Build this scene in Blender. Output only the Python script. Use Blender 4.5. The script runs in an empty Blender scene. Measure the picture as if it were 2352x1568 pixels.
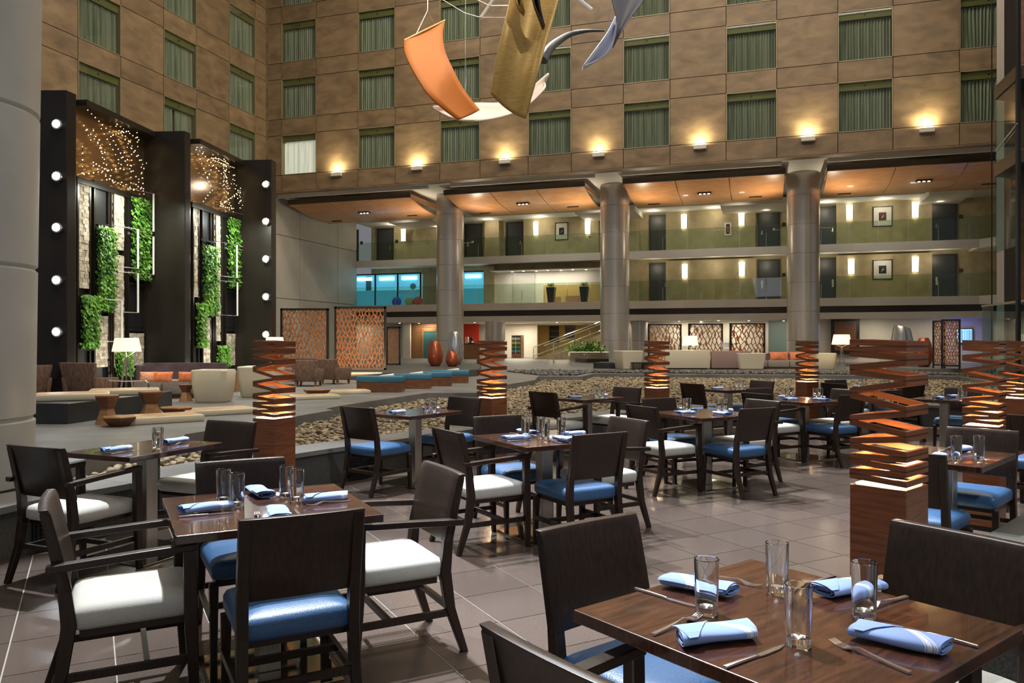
import bpy, bmesh, math, random
import numpy as np
from mathutils import Vector, Matrix
R=math.radians; PI=math.pi
random.seed(7); rng=np.random.default_rng(7)
S=bpy.context.scene; COL=S.collection
# ---------------------------------------------------------------- camera, world, exposure, large lights
CAMH=1.5; F=1789.0
cam=bpy.data.cameras.new('camera'); cam.sensor_width=36; cam.lens=36*F/2352; cam.clip_end=300
co=bpy.data.objects.new('camera',cam); COL.objects.link(co); co.location=(0,0,CAMH); co.rotation_euler=(R(90),0,0)
S.camera=co
S.view_settings.view_transform='Standard'; S.view_settings.look='None'; S.view_settings.exposure=0.12
S.view_settings.gamma=1; S.view_settings.use_curve_mapping=False
W=bpy.data.worlds.new('world'); S.world=W; W.use_nodes=True
W.node_tree.nodes['Background'].inputs[0].default_value=(.72,.74,.8,1)
W.node_tree.nodes['Background'].inputs[1].default_value=.22
def light(name,kind,loc,target,energy,color=(1,1,1),size=1,size_y=None,spot=60,blend=.3,parent=None):
    l=bpy.data.lights.new(name,kind); l.energy=energy; l.color=color
    if kind=='AREA':
        l.size=size
        if size_y: l.shape='RECTANGLE'; l.size_y=size_y
    elif kind=='SPOT': l.shadow_soft_size=size; l.spot_size=R(spot); l.spot_blend=blend
    else: l.shadow_soft_size=size
    o=bpy.data.objects.new(name,l); COL.objects.link(o); o.location=loc
    d=Vector(target)-Vector(loc); o.rotation_euler=d.to_track_quat('-Z','Y').to_euler()
    return o
COOL=(.86,.92,1); WARM=(1,.78,.5); NEUT=(1,.93,.83)
# added area lights under the roof, banded to stay out of window reflections
A17=math.atan2(1789,5526)
for s_,c_,ls,lc,e in ((-2,2.9,26,2.6,1000),(-2,16.3,26,3.4,2600),(-4,28,30,3,3000)):
    o=light('atrium_light','AREA',(s_*math.cos(A17)+c_*math.sin(A17),-s_*math.sin(A17)+c_*math.cos(A17),23.6),(0,0,0),e,(1,.87,.7),ls,lc); o.rotation_euler=(0,0,-A17)
light('terrace_light','AREA',(0,-4,8),(0,7,.5),80,(.95,.95,1),5,3)
# terrace spotlights, high up beyond and beside the tables
for (lx,ly,lz,tx,ty,e,sp) in [(-2.8,9.5,13.5,-1.5,3.4,11000,14),(-2.5,8.5,14,1.0,2.2,5000,13),(-3.5,11,13,.5,6.2,9000,15),(-1,15,13,2.3,7.9,9000,16),(1,17,13,4.0,9.8,8000,15),(-7.5,9,12,-2.3,6.2,5000,15),(-.5,11,13,3.1,4.8,6000,14),(5.5,-4,12,3,6,1700,22)]:
    light('spotlight','SPOT',(lx,ly,lz),(tx,ty,.4),e*1.4,COOL,.035,spot=sp*1.6,blend=.25)
# spots on sculpture, left wall, lounge and far lounge
light('spotlight','SPOT',(-5,3,14),(-1.2,14,7),600,NEUT,.1,spot=30,blend=.5)
light('spotlight','SPOT',(7,5,13),(1.5,13,7.5),1500,NEUT,.1,spot=34,blend=.5)
light('spotlight','SPOT',(9,20,22),(-17,35,14),6000,(1,.85,.62),.4,spot=70,blend=.6)  # added fill facing the left wall squarely, to brighten its dark windows
light('spotlight','SPOT',(-2,6,15),(-6.5,15,.4),2600,NEUT,.15,spot=60,blend=.8)
light('spotlight','SPOT',(2,10,16),(-4,22,.4),2600,NEUT,.15,spot=50,blend=.8)
light('spotlight','SPOT',(6,16,18),(7,30,.4),4000,NEUT,.15,spot=50,blend=.8)
# ---------------------------------------------------------------- frames
A17=math.atan2(1789,5526)
UX,UY=math.cos(A17),-math.sin(A17)
def gp(px,py,z=.38):
    d=(CAMH-z)*F/(py-784.0); return ((px-1176)/F*d,d)
def pd(px,py,d): return ((px-1176)/F*d,d,CAMH+(784-py)/F*d)
def bd(px,c):
    r=(px-1176)/F; return c/(UX-UY*r)
def bs(px,c):
    r=(px-1176)/F; return bd(px,c)*(UX*r+UY)
def bz(px,py,c): return CAMH+(784-py)/F*bd(px,c)
# ---------------------------------------------------------------- helpers
def tag(o,label=None,cat=None,group=None,kind=None):
    if label: o['label']=label
    if cat: o['category']=cat
    if group: o['group']=group
    if kind: o['kind']=kind
    return o
def empty(name,loc=(0,0,0),rz=0,parent=None):
    o=bpy.data.objects.new(name,None); COL.objects.link(o); o.location=loc; o.rotation_euler=(0,0,rz); o.empty_display_size=.1
    if parent: o.parent=parent
    return o
def back(name): return empty(name,(0,0,0),-A17)
def copy_tree(o,parent=None):
    c=o.copy(); COL.objects.link(c); c.parent=parent
    for ch in list(o.children): copy_tree(ch,c)
    return c
class MB:
    def __init__(s): s.v=[]; s.f=[]
    def add(s,vs,fs):
        n=len(s.v); s.v+= [tuple(x) for x in vs]; s.f+=[tuple(i+n for i in f) for f in fs]; return s
    def box(s,x0,x1,y0,y1,z0,z1):
        return s.add([(x0,y0,z0),(x1,y0,z0),(x1,y1,z0),(x0,y1,z0),(x0,y0,z1),(x1,y0,z1),(x1,y1,z1),(x0,y1,z1)],
            [(3,2,1,0),(4,5,6,7),(0,1,5,4),(1,2,6,5),(2,3,7,6),(3,0,4,7)])
    def cbox(s,c,h,rz=0):
        ca,sa=math.cos(rz),math.sin(rz); vs=[]
        for z in (-1,1):
            for x,y in ((-1,-1),(1,-1),(1,1),(-1,1)):
                X,Y=x*h[0],y*h[1]; vs.append((c[0]+X*ca-Y*sa,c[1]+X*sa+Y*ca,c[2]+z*h[2]))
        return s.add(vs,[(3,2,1,0),(4,5,6,7),(0,1,5,4),(1,2,6,5),(2,3,7,6),(3,0,4,7)])
    def prism(s,poly,z0,z1):
        n=len(poly)
        a=sum(poly[i][0]*poly[(i+1)%n][1]-poly[(i+1)%n][0]*poly[i][1] for i in range(n))
        if a<0: poly=poly[::-1]
        vs=[(p[0],p[1],z0) for p in poly]+[(p[0],p[1],z1) for p in poly]
        fs=[tuple(range(n-1,-1,-1)),tuple(range(n,2*n))]+[(i,(i+1)%n,n+(i+1)%n,n+i) for i in range(n)]
        return s.add(vs,fs)
    def sweep(s,path,sec):   # sec: list of per-point rings sharing counts
        n=len(sec[0]); vs=[p for ring in sec for p in ring]; fs=[]
        for k in range(len(sec)-1):
            for i in range(n): fs.append((k*n+i,k*n+(i+1)%n,(k+1)*n+(i+1)%n,(k+1)*n+i))
        fs.append(tuple(range(n-1,-1,-1))); m=(len(sec)-1)*n; fs.append(tuple(range(m,m+n)))
        return s.add(vs,fs)
    def tube(s,pts,r,n=8):
        pts=[Vector(p) for p in pts]; rings=[]
        for i,p in enumerate(pts):
            t=(pts[min(i+1,len(pts)-1)]-pts[max(i-1,0)]).normalized()
            a=t.orthogonal().normalized() if abs(t.z)>.99 else t.cross(Vector((0,0,1))).normalized(); b=a.cross(t)
            rr=r[i] if isinstance(r,(list,tuple)) else r
            rings.append([p+(a*math.cos(2*PI*k/n)+b*math.sin(2*PI*k/n))*rr for k in range(n)])
        return s.sweep(None,rings)
    def bar(s,p,q,w,h):
        p,q=Vector(p),Vector(q); t=(q-p).normalized()
        a=t.orthogonal().normalized() if abs(t.z)>.99 else t.cross(Vector((0,0,1))).normalized()
        if abs(t.z)>.99: a=Vector((1,0,0))
        b=a.cross(t).normalized()
        return s.sweep(None,[[x-a*w/2-b*h/2,x+a*w/2-b*h/2,x+a*w/2+b*h/2,x-a*w/2+b*h/2] for x in (p,q)])
    def lathe(s,prof,n=24,c=(0,0,0),cap=True):
        vs=[];fs=[]
        for r,z in prof:
            for k in range(n): vs.append((c[0]+r*math.cos(2*PI*k/n),c[1]+r*math.sin(2*PI*k/n),c[2]+z))
        for j in range(len(prof)-1):
            for k in range(n): fs.append((j*n+k,j*n+(k+1)%n,(j+1)*n+(k+1)%n,(j+1)*n+k))
        if cap: fs.append(tuple(range(n-1,-1,-1))); m=(len(prof)-1)*n; fs.append(tuple(range(m,m+n)))
        return s.add(vs,fs)
    def build(s,name,m,parent=None,bevel=0,seg=2,smooth=None,fixn=False,sub=0):
        me=bpy.data.meshes.new(name); me.from_pydata(s.v,[],s.f)
        if bevel or fixn:
            bm=bmesh.new(); bm.from_mesh(me)
            if fixn: bmesh.ops.recalc_face_normals(bm,faces=bm.faces)
            if bevel: bmesh.ops.bevel(bm,geom=[e for e in bm.edges if len(e.link_faces)==2 and e.calc_face_angle(0)>.5],offset=bevel,segments=seg,affect='EDGES',profile=.5,clamp_overlap=True)
            bm.to_mesh(me); bm.free()
        if smooth:
            me.polygons.foreach_set('use_smooth',[True]*len(me.polygons)); me.set_sharp_from_angle(angle=R(smooth))
        me.materials.append(m)
        o=bpy.data.objects.new(name,me); COL.objects.link(o)
        if parent: o.parent=parent
        if sub:
            md=o.modifiers.new('s','SUBSURF'); md.levels=sub; md.render_levels=sub
        return o
def inst(name,me,parent,loc=(0,0,0),rz=0,scale=None):
    o=bpy.data.objects.new(name,me); COL.objects.link(o); o.parent=parent; o.location=loc; o.rotation_euler=(0,0,rz)
    if scale: o.scale=scale
    return o
def bigmesh(name,V,Fc,m,parent=None,smooth=False,k=3):
    me=bpy.data.meshes.new(name); nv=len(V); nf=len(Fc)
    me.vertices.add(nv); me.vertices.foreach_set('co',V.astype(np.float32).ravel())
    me.loops.add(nf*k); me.loops.foreach_set('vertex_index',Fc.astype(np.int32).ravel())
    me.polygons.add(nf); me.polygons.foreach_set('loop_start',np.arange(0,nf*k,k,dtype=np.int32)); me.polygons.foreach_set('loop_total',np.full(nf,k,dtype=np.int32))
    if smooth: me.polygons.foreach_set('use_smooth',np.ones(nf,dtype=bool))
    me.update(calc_edges=True); me.materials.append(m)
    o=bpy.data.objects.new(name,me); COL.objects.link(o)
    if parent: o.parent=parent
    return o
def inside(x,y,poly):
    c=False; n=len(poly); j=n-1
    for i in range(n):
        xi,yi=poly[i]; xj,yj=poly[j]
        if (yi>y)!=(yj>y) and x<(xj-xi)*(y-yi)/(yj-yi)+xi: c=not c
        j=i
    return c
def catmull(P,n=6):
    P=[Vector(p) for p in P]; out=[]
    for i in range(len(P)-1):
        p0=P[max(i-1,0)];p1=P[i];p2=P[i+1];p3=P[min(i+2,len(P)-1)]
        for k in range(n):
            t=k/n; out.append(.5*((2*p1)+(p2-p0)*t+(2*p0-5*p1+4*p2-p3)*t*t+(3*p1-p0-3*p2+p3)*t**3))
    out.append(P[-1]); return out
# ---------------------------------------------------------------- materials
def mk(name,col,rough=.5,metal=0,spec=.5,emit=None,es=0,coat=0):
    m=bpy.data.materials.new(name); m.use_nodes=True; b=m.node_tree.nodes['Principled BSDF']
    b.inputs['Base Color'].default_value=(*col,1); b.inputs['Roughness'].default_value=rough; b.inputs['Metallic'].default_value=metal
    b.inputs['Specular IOR Level'].default_value=spec; b.inputs['Coat Weight'].default_value=coat
    if emit: b.inputs['Emission Color'].default_value=(*emit,1); b.inputs['Emission Strength'].default_value=es
    return m
def N(m,t,**kw):
    n=m.node_tree.nodes.new(t)
    for k,v in kw.items(): setattr(n,k,v)
    return n
def L(m,a,b): m.node_tree.links.new(a,b)
def noisy(m,c1,c2,scale=(1,1,1),nscale=4,detail=5,dist=0,rand=0,bump=0,island=0,lo=.3,hi=.7,coord='Object'):
    b=m.node_tree.nodes['Principled BSDF']
    tc=N(m,'ShaderNodeTexCoord'); mp=N(m,'ShaderNodeMapping'); mp.inputs['Scale'].default_value=scale; L(m,tc.outputs[coord],mp.inputs[0])
    if rand:
        oi=N(m,'ShaderNodeObjectInfo'); ad=N(m,'ShaderNodeVectorMath',operation='SCALE'); ad.inputs[0].default_value=(31,17,23); L(m,oi.outputs['Random'],ad.inputs['Scale']); L(m,ad.outputs[0],mp.inputs['Location'])
    no=N(m,'ShaderNodeTexNoise'); no.inputs['Scale'].default_value=nscale; no.inputs['Detail'].default_value=detail; no.inputs['Distortion'].default_value=dist
    L(m,mp.outputs[0],no.inputs['Vector'])
    cr=N(m,'ShaderNodeValToRGB'); cr.color_ramp.elements[0].position=lo; cr.color_ramp.elements[1].position=hi
    cr.color_ramp.elements[0].color=(*c1,1); cr.color_ramp.elements[1].color=(*c2,1); L(m,no.outputs['Fac'],cr.inputs[0])
    out=cr.outputs[0]
    if island or rand:
        src=N(m,'ShaderNodeNewGeometry').outputs['Random Per Island'] if island else oi.outputs['Random']
        mr=N(m,'ShaderNodeMapRange'); amt=island or rand; mr.inputs['To Min'].default_value=1-amt; mr.inputs['To Max'].default_value=1+amt; L(m,src,mr.inputs[0])
        mx=N(m,'ShaderNodeVectorMath',operation='SCALE'); L(m,out,mx.inputs[0]); L(m,mr.outputs[0],mx.inputs['Scale']); out=mx.outputs[0]
    L(m,out,b.inputs['Base Color'])
    if bump:
        bp=N(m,'ShaderNodeBump'); bp.inputs['Strength'].default_value=bump; bp.inputs['Distance'].default_value=.01; L(m,no.outputs['Fac'],bp.inputs['Height']); L(m,bp.outputs[0],b.inputs['Normal'])
    return m
M={}
M['chairwood']=noisy(mk('dark_stained_wood',(.03,.02,.014),.36,spec=.35,coat=.05),(.014,.0075,.0045),(.03,.0155,.009),(30,30,2.5),3,4,rand=.12)
M['tablewood']=noisy(mk('walnut_table_top',(.1,.04,.02),.2,coat=.5),(.02,.0075,.0045),(.08,.028,.013),(1.6,16,2),2,7,dist=1.6,rand=.1)
M['tableedge']=mk('table_edge',(.06,.026,.012),.3)
M['lampwood']=noisy(mk('cherry_wood',(.3,.1,.03),.4),(.12,.034,.011),(.25,.08,.024),(2,2,30),2.2,5,dist=.6,rand=.08)
M['blue']=noisy(mk('blue_satin',(.05,.15,.35),.38),(.028,.08,.18),(.045,.125,.265),(60,60,60),3,3,bump=.15)
M['cream']=noisy(mk('cream_linen',(.6,.58,.5),.8),(.42,.41,.36),(.54,.53,.48),(90,90,90),3,3,bump=.15)
M['steel']=noisy(mk('brushed_steel',(.55,.52,.46),.3,1),(.42,.39,.33),(.6,.57,.5),(60,60,1),3,3)
M['chrome']=mk('polished_steel',(.9,.89,.87),.2,1)
M['mirrorsteel']=mk('mirror_steel_plate',(.62,.58,.48),.07,1)
M['napkin']=None
M['column']=noisy(mk('column_cladding',(.36,.34,.3),.3,.65),(.5,.47,.42),(.54,.51,.46),(.8,.8,.6),2,4,bump=0)
M['paint']=noisy(mk('painted_column',(.4,.4,.36),.42,.1),(.42,.42,.38),(.5,.5,.46),(1,1,1),2,4)
M['tile']=noisy(mk('floor_tile',(.14,.115,.105),.22),(.066,.049,.04),(.097,.075,.064),(90,90,90),3,3,rand=.1)
tb=M['tile'].node_tree.nodes['Principled BSDF']; tb.inputs['Roughness'].default_value=.19; tb.inputs['Specular IOR Level'].default_value=.38
M['grout']=mk('grout',(.3,.28,.25),.9)
M['stone']=noisy(mk('grey_slab_stone',(.15,.15,.15),.5),(.125,.125,.122),(.2,.2,.195),(1,1,1),1.6,7,bump=.03)
M['darkstone']=noisy(mk('dark_speckled_stone',(.06,.06,.055),.55),(.035,.035,.03),(.1,.1,.09),(20,20,20),5,6)
M['blackstone']=noisy(mk('black_stone',(.02,.022,.025),.35),(.014,.016,.018),(.035,.038,.042),(1,1,1),2,5)
M['facade']=noisy(mk('bronze_plaster_panel',(.3,.19,.09),.45),(.135,.092,.052),(.25,.17,.095),(.7,.7,1.5),1.6,10,dist=.4,rand=.1)
M['olive']=mk('olive_header',(.13,.125,.045),.5)
M['framem']=mk('bronze_frame',(.28,.24,.15),.4,.3)
M['curtain']=noisy(mk('sheer_curtain',(.4,.42,.375),.9),(.16,.18,.155),(.42,.44,.39),(14,1,.25),1.6,3)  # vertical streaks put pleat shade and sheer overlap into the cloth colour
M['curtainlit']=noisy(mk('lit_curtain',(.7,.68,.62),.9,emit=(1,.97,.88),es=.35),(.3,.3,.28),(.8,.78,.74),(14,1,.25),1.6,3)  # same painted pleat streaks; emission stands in for room light behind the cloth
M['white']=noisy(mk('white_plaster',(.62,.58,.5),.8),(.56,.52,.44),(.66,.62,.54),(.3,.3,.3),2,4)
M['tan']=noisy(mk('tan_wallcovering',(.42,.35,.2),.75),(.38,.31,.18),(.5,.42,.26),(1,1,1),2,5)
M['concrete']=noisy(mk('pale_concrete',(.42,.4,.35),.55),(.36,.34,.29),(.47,.45,.4),(.4,.4,.4),1.5,5)
M['ceil']=mk('ceiling_white',(.68,.66,.6),.8)
M['door']=mk('grey_door',(.05,.055,.055),.4)
M['doorframe']=mk('door_frame',(.025,.03,.028),.4)
M['canopy']=noisy(mk('canopy_wood',(.4,.2,.09),.3,coat=.4),(.5,.22,.08),(.62,.3,.12),(1,1,8),2,4)
M['bronze']=mk('bronze_trim',(.1,.075,.05),.3,.7)
M['black']=mk('black_metal',(.012,.012,.013),.35)
M['darkpanel']=noisy(mk('dark_bronze_panel',(.02,.015,.012),.3,.3),(.014,.011,.009),(.027,.021,.016),(.6,.6,.4),2,4)
M['mirrorbronze']=mk('bronze_mirror',(.3,.18,.09),.22,.8)
M['mosaic']=noisy(mk('stone_mosaic',(.4,.35,.28),.8),(.3,.25,.18),(.52,.46,.37),(3,3,3),3,4,island=.35)
M['leaf']=noisy(mk('leaf',(.05,.16,.02),.5),(.03,.12,.012),(.17,.4,.04),(1,1,1),2.5,3,island=.5)
M['pebble']=noisy(mk('river_pebble',(.3,.25,.17),.7),(.2,.155,.09),(.37,.3,.2),(2,2,2),4,3,island=.4)
M['gravel']=noisy(mk('dark_gravel',(.1,.1,.1),.7),(.07,.07,.07),(.17,.165,.155),(2,2,2),4,3,island=.6)
M['soil']=mk('bed_base',(.07,.055,.04),.95)
M['purple']=noisy(mk('purple_velvet',(.1,.065,.075),.6),(.085,.055,.065),(.15,.1,.11),(3,3,3),2,3)
M['greyfab']=noisy(mk('grey_weave',(.26,.23,.2),.9),(.22,.19,.165),(.32,.285,.25),(20,20,20),3,3)
M['brownfab']=noisy(mk('brown_wave_fabric',(.16,.09,.06),.8),(.1,.055,.04),(.22,.13,.09),(1,1,.15),30,2)
M['pinkfab']=mk('mauve_fabric',(.3,.2,.18),.8)
M['orange']=noisy(mk('orange_velvet',(.7,.18,.06),.7),(.6,.13,.04),(.8,.3,.14),(4,4,4),3,3)
M['peach']=noisy(mk('peach_velvet',(.75,.35,.22),.7),(.55,.16,.07),(.85,.5,.36),(14,14,14),3,3)
M['leather']=mk('cream_leather',(.62,.56,.42),.4)
M['leathertop']=noisy(mk('tan_leather',(.5,.3,.14),.4),(.45,.24,.1),(.66,.48,.28),(3,3,3),2,3)
M['teal']=mk('teal_vinyl',(.035,.15,.24),.45)
M['walnut']=noisy(mk('walnut',(.14,.05,.02),.4),(.1,.035,.015),(.2,.08,.03),(3,3,12),2,4)
M['oak']=noisy(mk('oak',(.3,.15,.06),.45),(.22,.1,.04),(.36,.19,.08),(3,3,10),2,4)
M['copper']=mk('copper_glaze',(.38,.1,.045),.28,.55)
M['silver']=mk('silver_glaze',(.5,.5,.5),.25,.8)
M['shade']=mk('lit_shade',(.9,.85,.6),.8,emit=(1,.86,.48),es=1.15)
M['glow']=mk('lamp_glow',(1,1,1),.5,emit=(1,.95,.85),es=9)
M['glowwarm']=mk('warm_glow',(1,.8,.5),.5,emit=(1,.78,.45),es=9)
M['uplight']=mk('uplight_glow',(1,1,.8),.5,emit=(1,.85,.5),es=14)
M['starlight']=mk('spot_lens',(1,1,1),.5,emit=(.85,.93,1),es=60)
M['fairy']=mk('fairy_bulb',(1,.9,.5),.5,emit=(1,.75,.35),es=9)
M['sconce']=mk('sconce_glow',(1,1,1),.5,emit=(1,.93,.72),es=5.5)
M['paper']=mk('paper_white',(.7,.7,.66),.8)
M['red']=mk('red_wall',(.65,.05,.025),.6)
M['gold']=noisy(mk('gold_weave',(.4,.25,.06),.45,.3),(.33,.2,.05),(.5,.33,.1),(3,3,40),3,3)
M['sailorange']=mk('orange_sail',(.55,.16,.014),.6)
M['sailpink']=mk('pale_pink_sail',(.75,.6,.52),.6)
M['sailgrey']=mk('grey_sail',(.16,.16,.19),.5)
M['sailwhite']=mk('white_sail',(.75,.76,.85),.6)
M['horn']=mk('dark_horn',(.04,.04,.036),.4)
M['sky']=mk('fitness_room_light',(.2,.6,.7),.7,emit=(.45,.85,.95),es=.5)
M['screen']=mk('screen_blue',(.01,.02,.1),.4,emit=(.35,.75,1),es=1.1)
M['bluebar']=mk('screen_bars',(.005,.02,.15),.4,emit=(.02,.06,.5),es=.6)
M['golden']=mk('golden_wall',(.5,.32,.1),.7)
M['exit']=mk('exit_green',(0,.5,.3),.5,emit=(.02,.9,.5),es=2)
def glassy(name,tint,refl=.1,rough=.02,spread=.0):
    m=bpy.data.materials.new(name); m.use_nodes=True; nt=m.node_tree; nt.nodes.clear()
    o=nt.nodes.new('ShaderNodeOutputMaterial'); t=nt.nodes.new('ShaderNodeBsdfTransparent'); g=nt.nodes.new('ShaderNodeBsdfGlossy'); x=nt.nodes.new('ShaderNodeMixShader'); fr=nt.nodes.new('ShaderNodeFresnel')
    ad=nt.nodes.new('ShaderNodeMath'); ad.operation='ADD'; ad.inputs[1].default_value=refl; ad.use_clamp=True
    t.inputs[0].default_value=(*tint,1); g.inputs['Roughness'].default_value=rough; fr.inputs[0].default_value=1.45
    ge=nt.nodes.new('ShaderNodeNewGeometry'); iv=nt.nodes.new('ShaderNodeMath'); iv.operation='SUBTRACT'; iv.inputs[0].default_value=1; nt.links.new(ge.outputs['Backfacing'],iv.inputs[1])
    ml=nt.nodes.new('ShaderNodeMath'); ml.operation='MULTIPLY'; nt.links.new(iv.outputs[0],ml.inputs[0]); nt.links.new(ad.outputs[0],ml.inputs[1])
    nt.links.new(fr.outputs[0],ad.inputs[0]); nt.links.new(ml.outputs[0],x.inputs[0]); nt.links.new(t.outputs[0],x.inputs[1]); nt.links.new(g.outputs[0],x.inputs[2]); nt.links.new(x.outputs[0],o.inputs[0])
    return m
M['pane']=glassy('window_pane',(.9,.93,.88),.02)
M['rail']=glassy('rail_glass',(.8,.87,.78),.02)
M['tealglass']=glassy('teal_glass',(.62,.78,.76),.03)
M['fitglass']=glassy('blue_glass',(.6,.9,1),.02)
mg=bpy.data.materials.new('drinking_glass'); mg.use_nodes=True; g=mg.node_tree.nodes['Principled BSDF']; g.inputs['Transmission Weight'].default_value=1; g.inputs['Roughness'].default_value=0; g.inputs['IOR'].default_value=1.48; g.inputs['Base Color'].default_value=(.97,.985,.98,1); M['glass']=mg
# napkin: pale blue cloth with white woven stripes
m=mk('striped_blue_napkin',(.3,.42,.72),.85); b=m.node_tree.nodes['Principled BSDF']
tc=N(m,'ShaderNodeTexCoord'); sp=N(m,'ShaderNodeSeparateXYZ'); L(m,tc.outputs['Object'],sp.inputs[0])
ad=N(m,'ShaderNodeMath',operation='MULTIPLY_ADD'); L(m,sp.outputs['Y'],ad.inputs[0]); ad.inputs[1].default_value=.8; L(m,sp.outputs['X'],ad.inputs[2])
cr=N(m,'ShaderNodeValToRGB'); cr.color_ramp.interpolation='CONSTANT'
mr=N(m,'ShaderNodeMapRange'); mr.inputs['From Min'].default_value=-.1; mr.inputs['From Max'].default_value=.1; L(m,ad.outputs[0],mr.inputs[0]); L(m,mr.outputs[0],cr.inputs[0])
BL=(.23,.33,.62,1); WH=(.62,.66,.76,1); e=cr.color_ramp.elements; e[0].color=BL; e[1].position=.99; e[1].color=BL
for p,c in ((.22,WH),(.235,BL),(.25,WH),(.265,BL),(.28,WH),(.34,BL),(.355,WH),(.37,BL)): x=e.new(p); x.color=c
L(m,cr.outputs[0],b.inputs['Base Color']); M['napkin']=m
# ================================================================ THE TERRACE FLOOR AND PLANTER
OUT=[(-3.55,-3.0),(-3.6,1.0),(-3.6,3.4),(-3.46,5.2),(-3.02,6.15),(-2.2,7.72),(-1.37,8.85),(-.5,9.97),(.66,11.25),(2.2,12.62),(3.9,13.8),(5.6,14.25),(7.3,13.7),(8.6,12.6),(10.0,10.6),(11,8),(11.5,4)]
OC=[(p.x,p.y) for p in catmull([(x,y,0) for x,y in OUT],5)]
def offset(P,d):
    o=[]
    for i,p in enumerate(P):
        a=P[max(i-1,0)]; b=P[min(i+1,len(P)-1)]; t=Vector((b[0]-a[0],b[1]-a[1])).normalized(); o.append((p[0]-t.y*d,p[1]+t.x*d))
    return o
IC=offset(OC,.46)
rest_poly=OC+[(11.5,-3)]
fl=empty('floor'); tag(fl,'brown stone tile floor of the restaurant terrace','floor',kind='structure')
MB().prism(rest_poly,-.12,-.0035).build('grout_bed',M['grout'],fl)
T=.455; ang=R(28.5); ca,sa=math.cos(ang),math.sin(ang); tiles=[]
for i in range(-30,50):
    for j in range(-30,50):
        x=(i+.5)*T; y=(j+.5)*T; X=x*ca-y*sa+.07; Y=x*sa+y*ca+.1
        if Y<1.0 or Y>14.5: continue
        if inside(X,Y,rest_poly) and abs(X)<Y*.8+4: tiles.append((Y+(100 if abs(X)>Y*.66+.3 else 0),X,Y))
tiles.sort()
tm=MB().box(-T/2+.0035,T/2-.0035,-T/2+.0035,T/2-.0035,-.003,0).build('tile',M['tile'],fl); me=tm.data; bpy.data.objects.remove(tm)
for k,(d,X,Y) in enumerate(tiles[:300]): inst('tile',me,fl,(X,Y,0),ang)
mb=MB()
for (d,X,Y) in tiles[300:]: mb.cbox((X,Y,-.0015),(T/2-.0035,T/2-.0035,.0015),ang)
tag(mb.build('far_tiles',M['tile'],fl),kind='stuff')
# low wall with stone cap
lw=empty('planter_wall'); tag(lw,'low curved dark stone wall with grey cap edging the pebble bed','wall')
MB().prism(offset(OC,.02)+IC[::-1],-.1,.335).build('wall_face',M['darkstone'],lw)
n=len(OC)
caps=[(i,min(i+5,n-1)) for i in range(0,n-1,5)]
IC2=offset(OC,.46); O2=offset(OC,-.01)
for a,b_ in caps:
    P=O2[a:b_+1]+IC2[a:b_+1][::-1]
    cx=sum(p[0] for p in P)/len(P); cy=sum(p[1] for p in P)/len(P)
    P=[(cx+(x-cx)*.997,cy+(y-cy)*.997) for x,y in P]
    MB().prism(P,.335,.38).build('cap_stone',M['stone'],lw)
def vent(px,py0,label):
    x,y=gp(px,py0,0); best=min(range(len(OC)-1),key=lambda i:(OC[i][0]-x)**2+(OC[i][1]-y)**2)
    a,b_=OC[best],OC[best+1]; rz=math.atan2(b_[1]-a[1],b_[0]-a[0])
    v=empty('vent',(a[0]*.5+b_[0]*.5,a[1]*.5+b_[1]*.5,0),rz); tag(v,label,'vent')
    MB().box(-.22,.22,-.02,.012,.03,.27).build('backing',M['black'],v)
    m_=MB()
    for k in range(13): m_.box(-.2+k*.032,-.188+k*.032,-.032,-.02,.045,.255)
    for k in range(7): m_.box(-.21,.21,-.034,-.028,.05+k*.032,.056+k*.032)
    m_.build('grille',M['black'],v)
vent(790,1100,'black air grille in the planter wall behind the blue side chair')
vent(95,1250,'black air grille in the planter wall at far left')
# column plinth + platform + lobby floor
PLAT=[(-6,6.55),(-4.3,6.75),(-4.09,7.23),(-4.03,7.5),(-3.76,8.9),(-3.95,9.4),(-3.58,10.5),(-3.26,11.58),(-2.92,12.76),(-3.1,12.95),(-3.0,13.6),(-1.86,17.0),(-.72,17.0),(-.78,18.4),(.657,22.6),(.85,25.05),(2.26,25.05),(2.83,27.1),(8,26.2),(12.98,25.4),(14.4,25.05),(12.9,20.7),(13.4,14),(14,8),(60,8),(60,75),(-45,75),(-45,6.55)]
o=MB().prism(PLAT,-.2,.38).build('floor',M['stone']); tag(o,'grey stone lounge platform and lobby floor','floor',kind='structure')
o=MB().prism([(-4.1,2),(-4.08,3.4),(-3.95,5.25),(-3.75,6.0),(-3.95,6.55),(-12,6.55),(-12,2)],-.2,.38).build('plinth',M['stone']); tag(o,'grey stone plinth under the big left column','plinth')
bed=[p for p in IC if p[1]>5.5 and p[0]<10.2]
BED=bed+[(14,8.0),(13.4,14),(12.9,20.7),(14.4,25.05)]+PLAT[1:20][::-1]
o=MB().prism(BED,-.1,.14).build('pebble_bed',M['soil']); tag(o,'bed of tan river pebbles between terrace and lounge','pebble bed'); bedo=o
def ico(sub):
    bm=bmesh.new(); bmesh.ops.create_icosphere(bm,subdivisions=sub,radius=1); v=np.array([x.co[:] for x in bm.verts]); f=np.array([[q.index for q in x.verts] for x in bm.faces]); bm.free(); return v,f
I1=ico(1); I2=ico(2)
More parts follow.
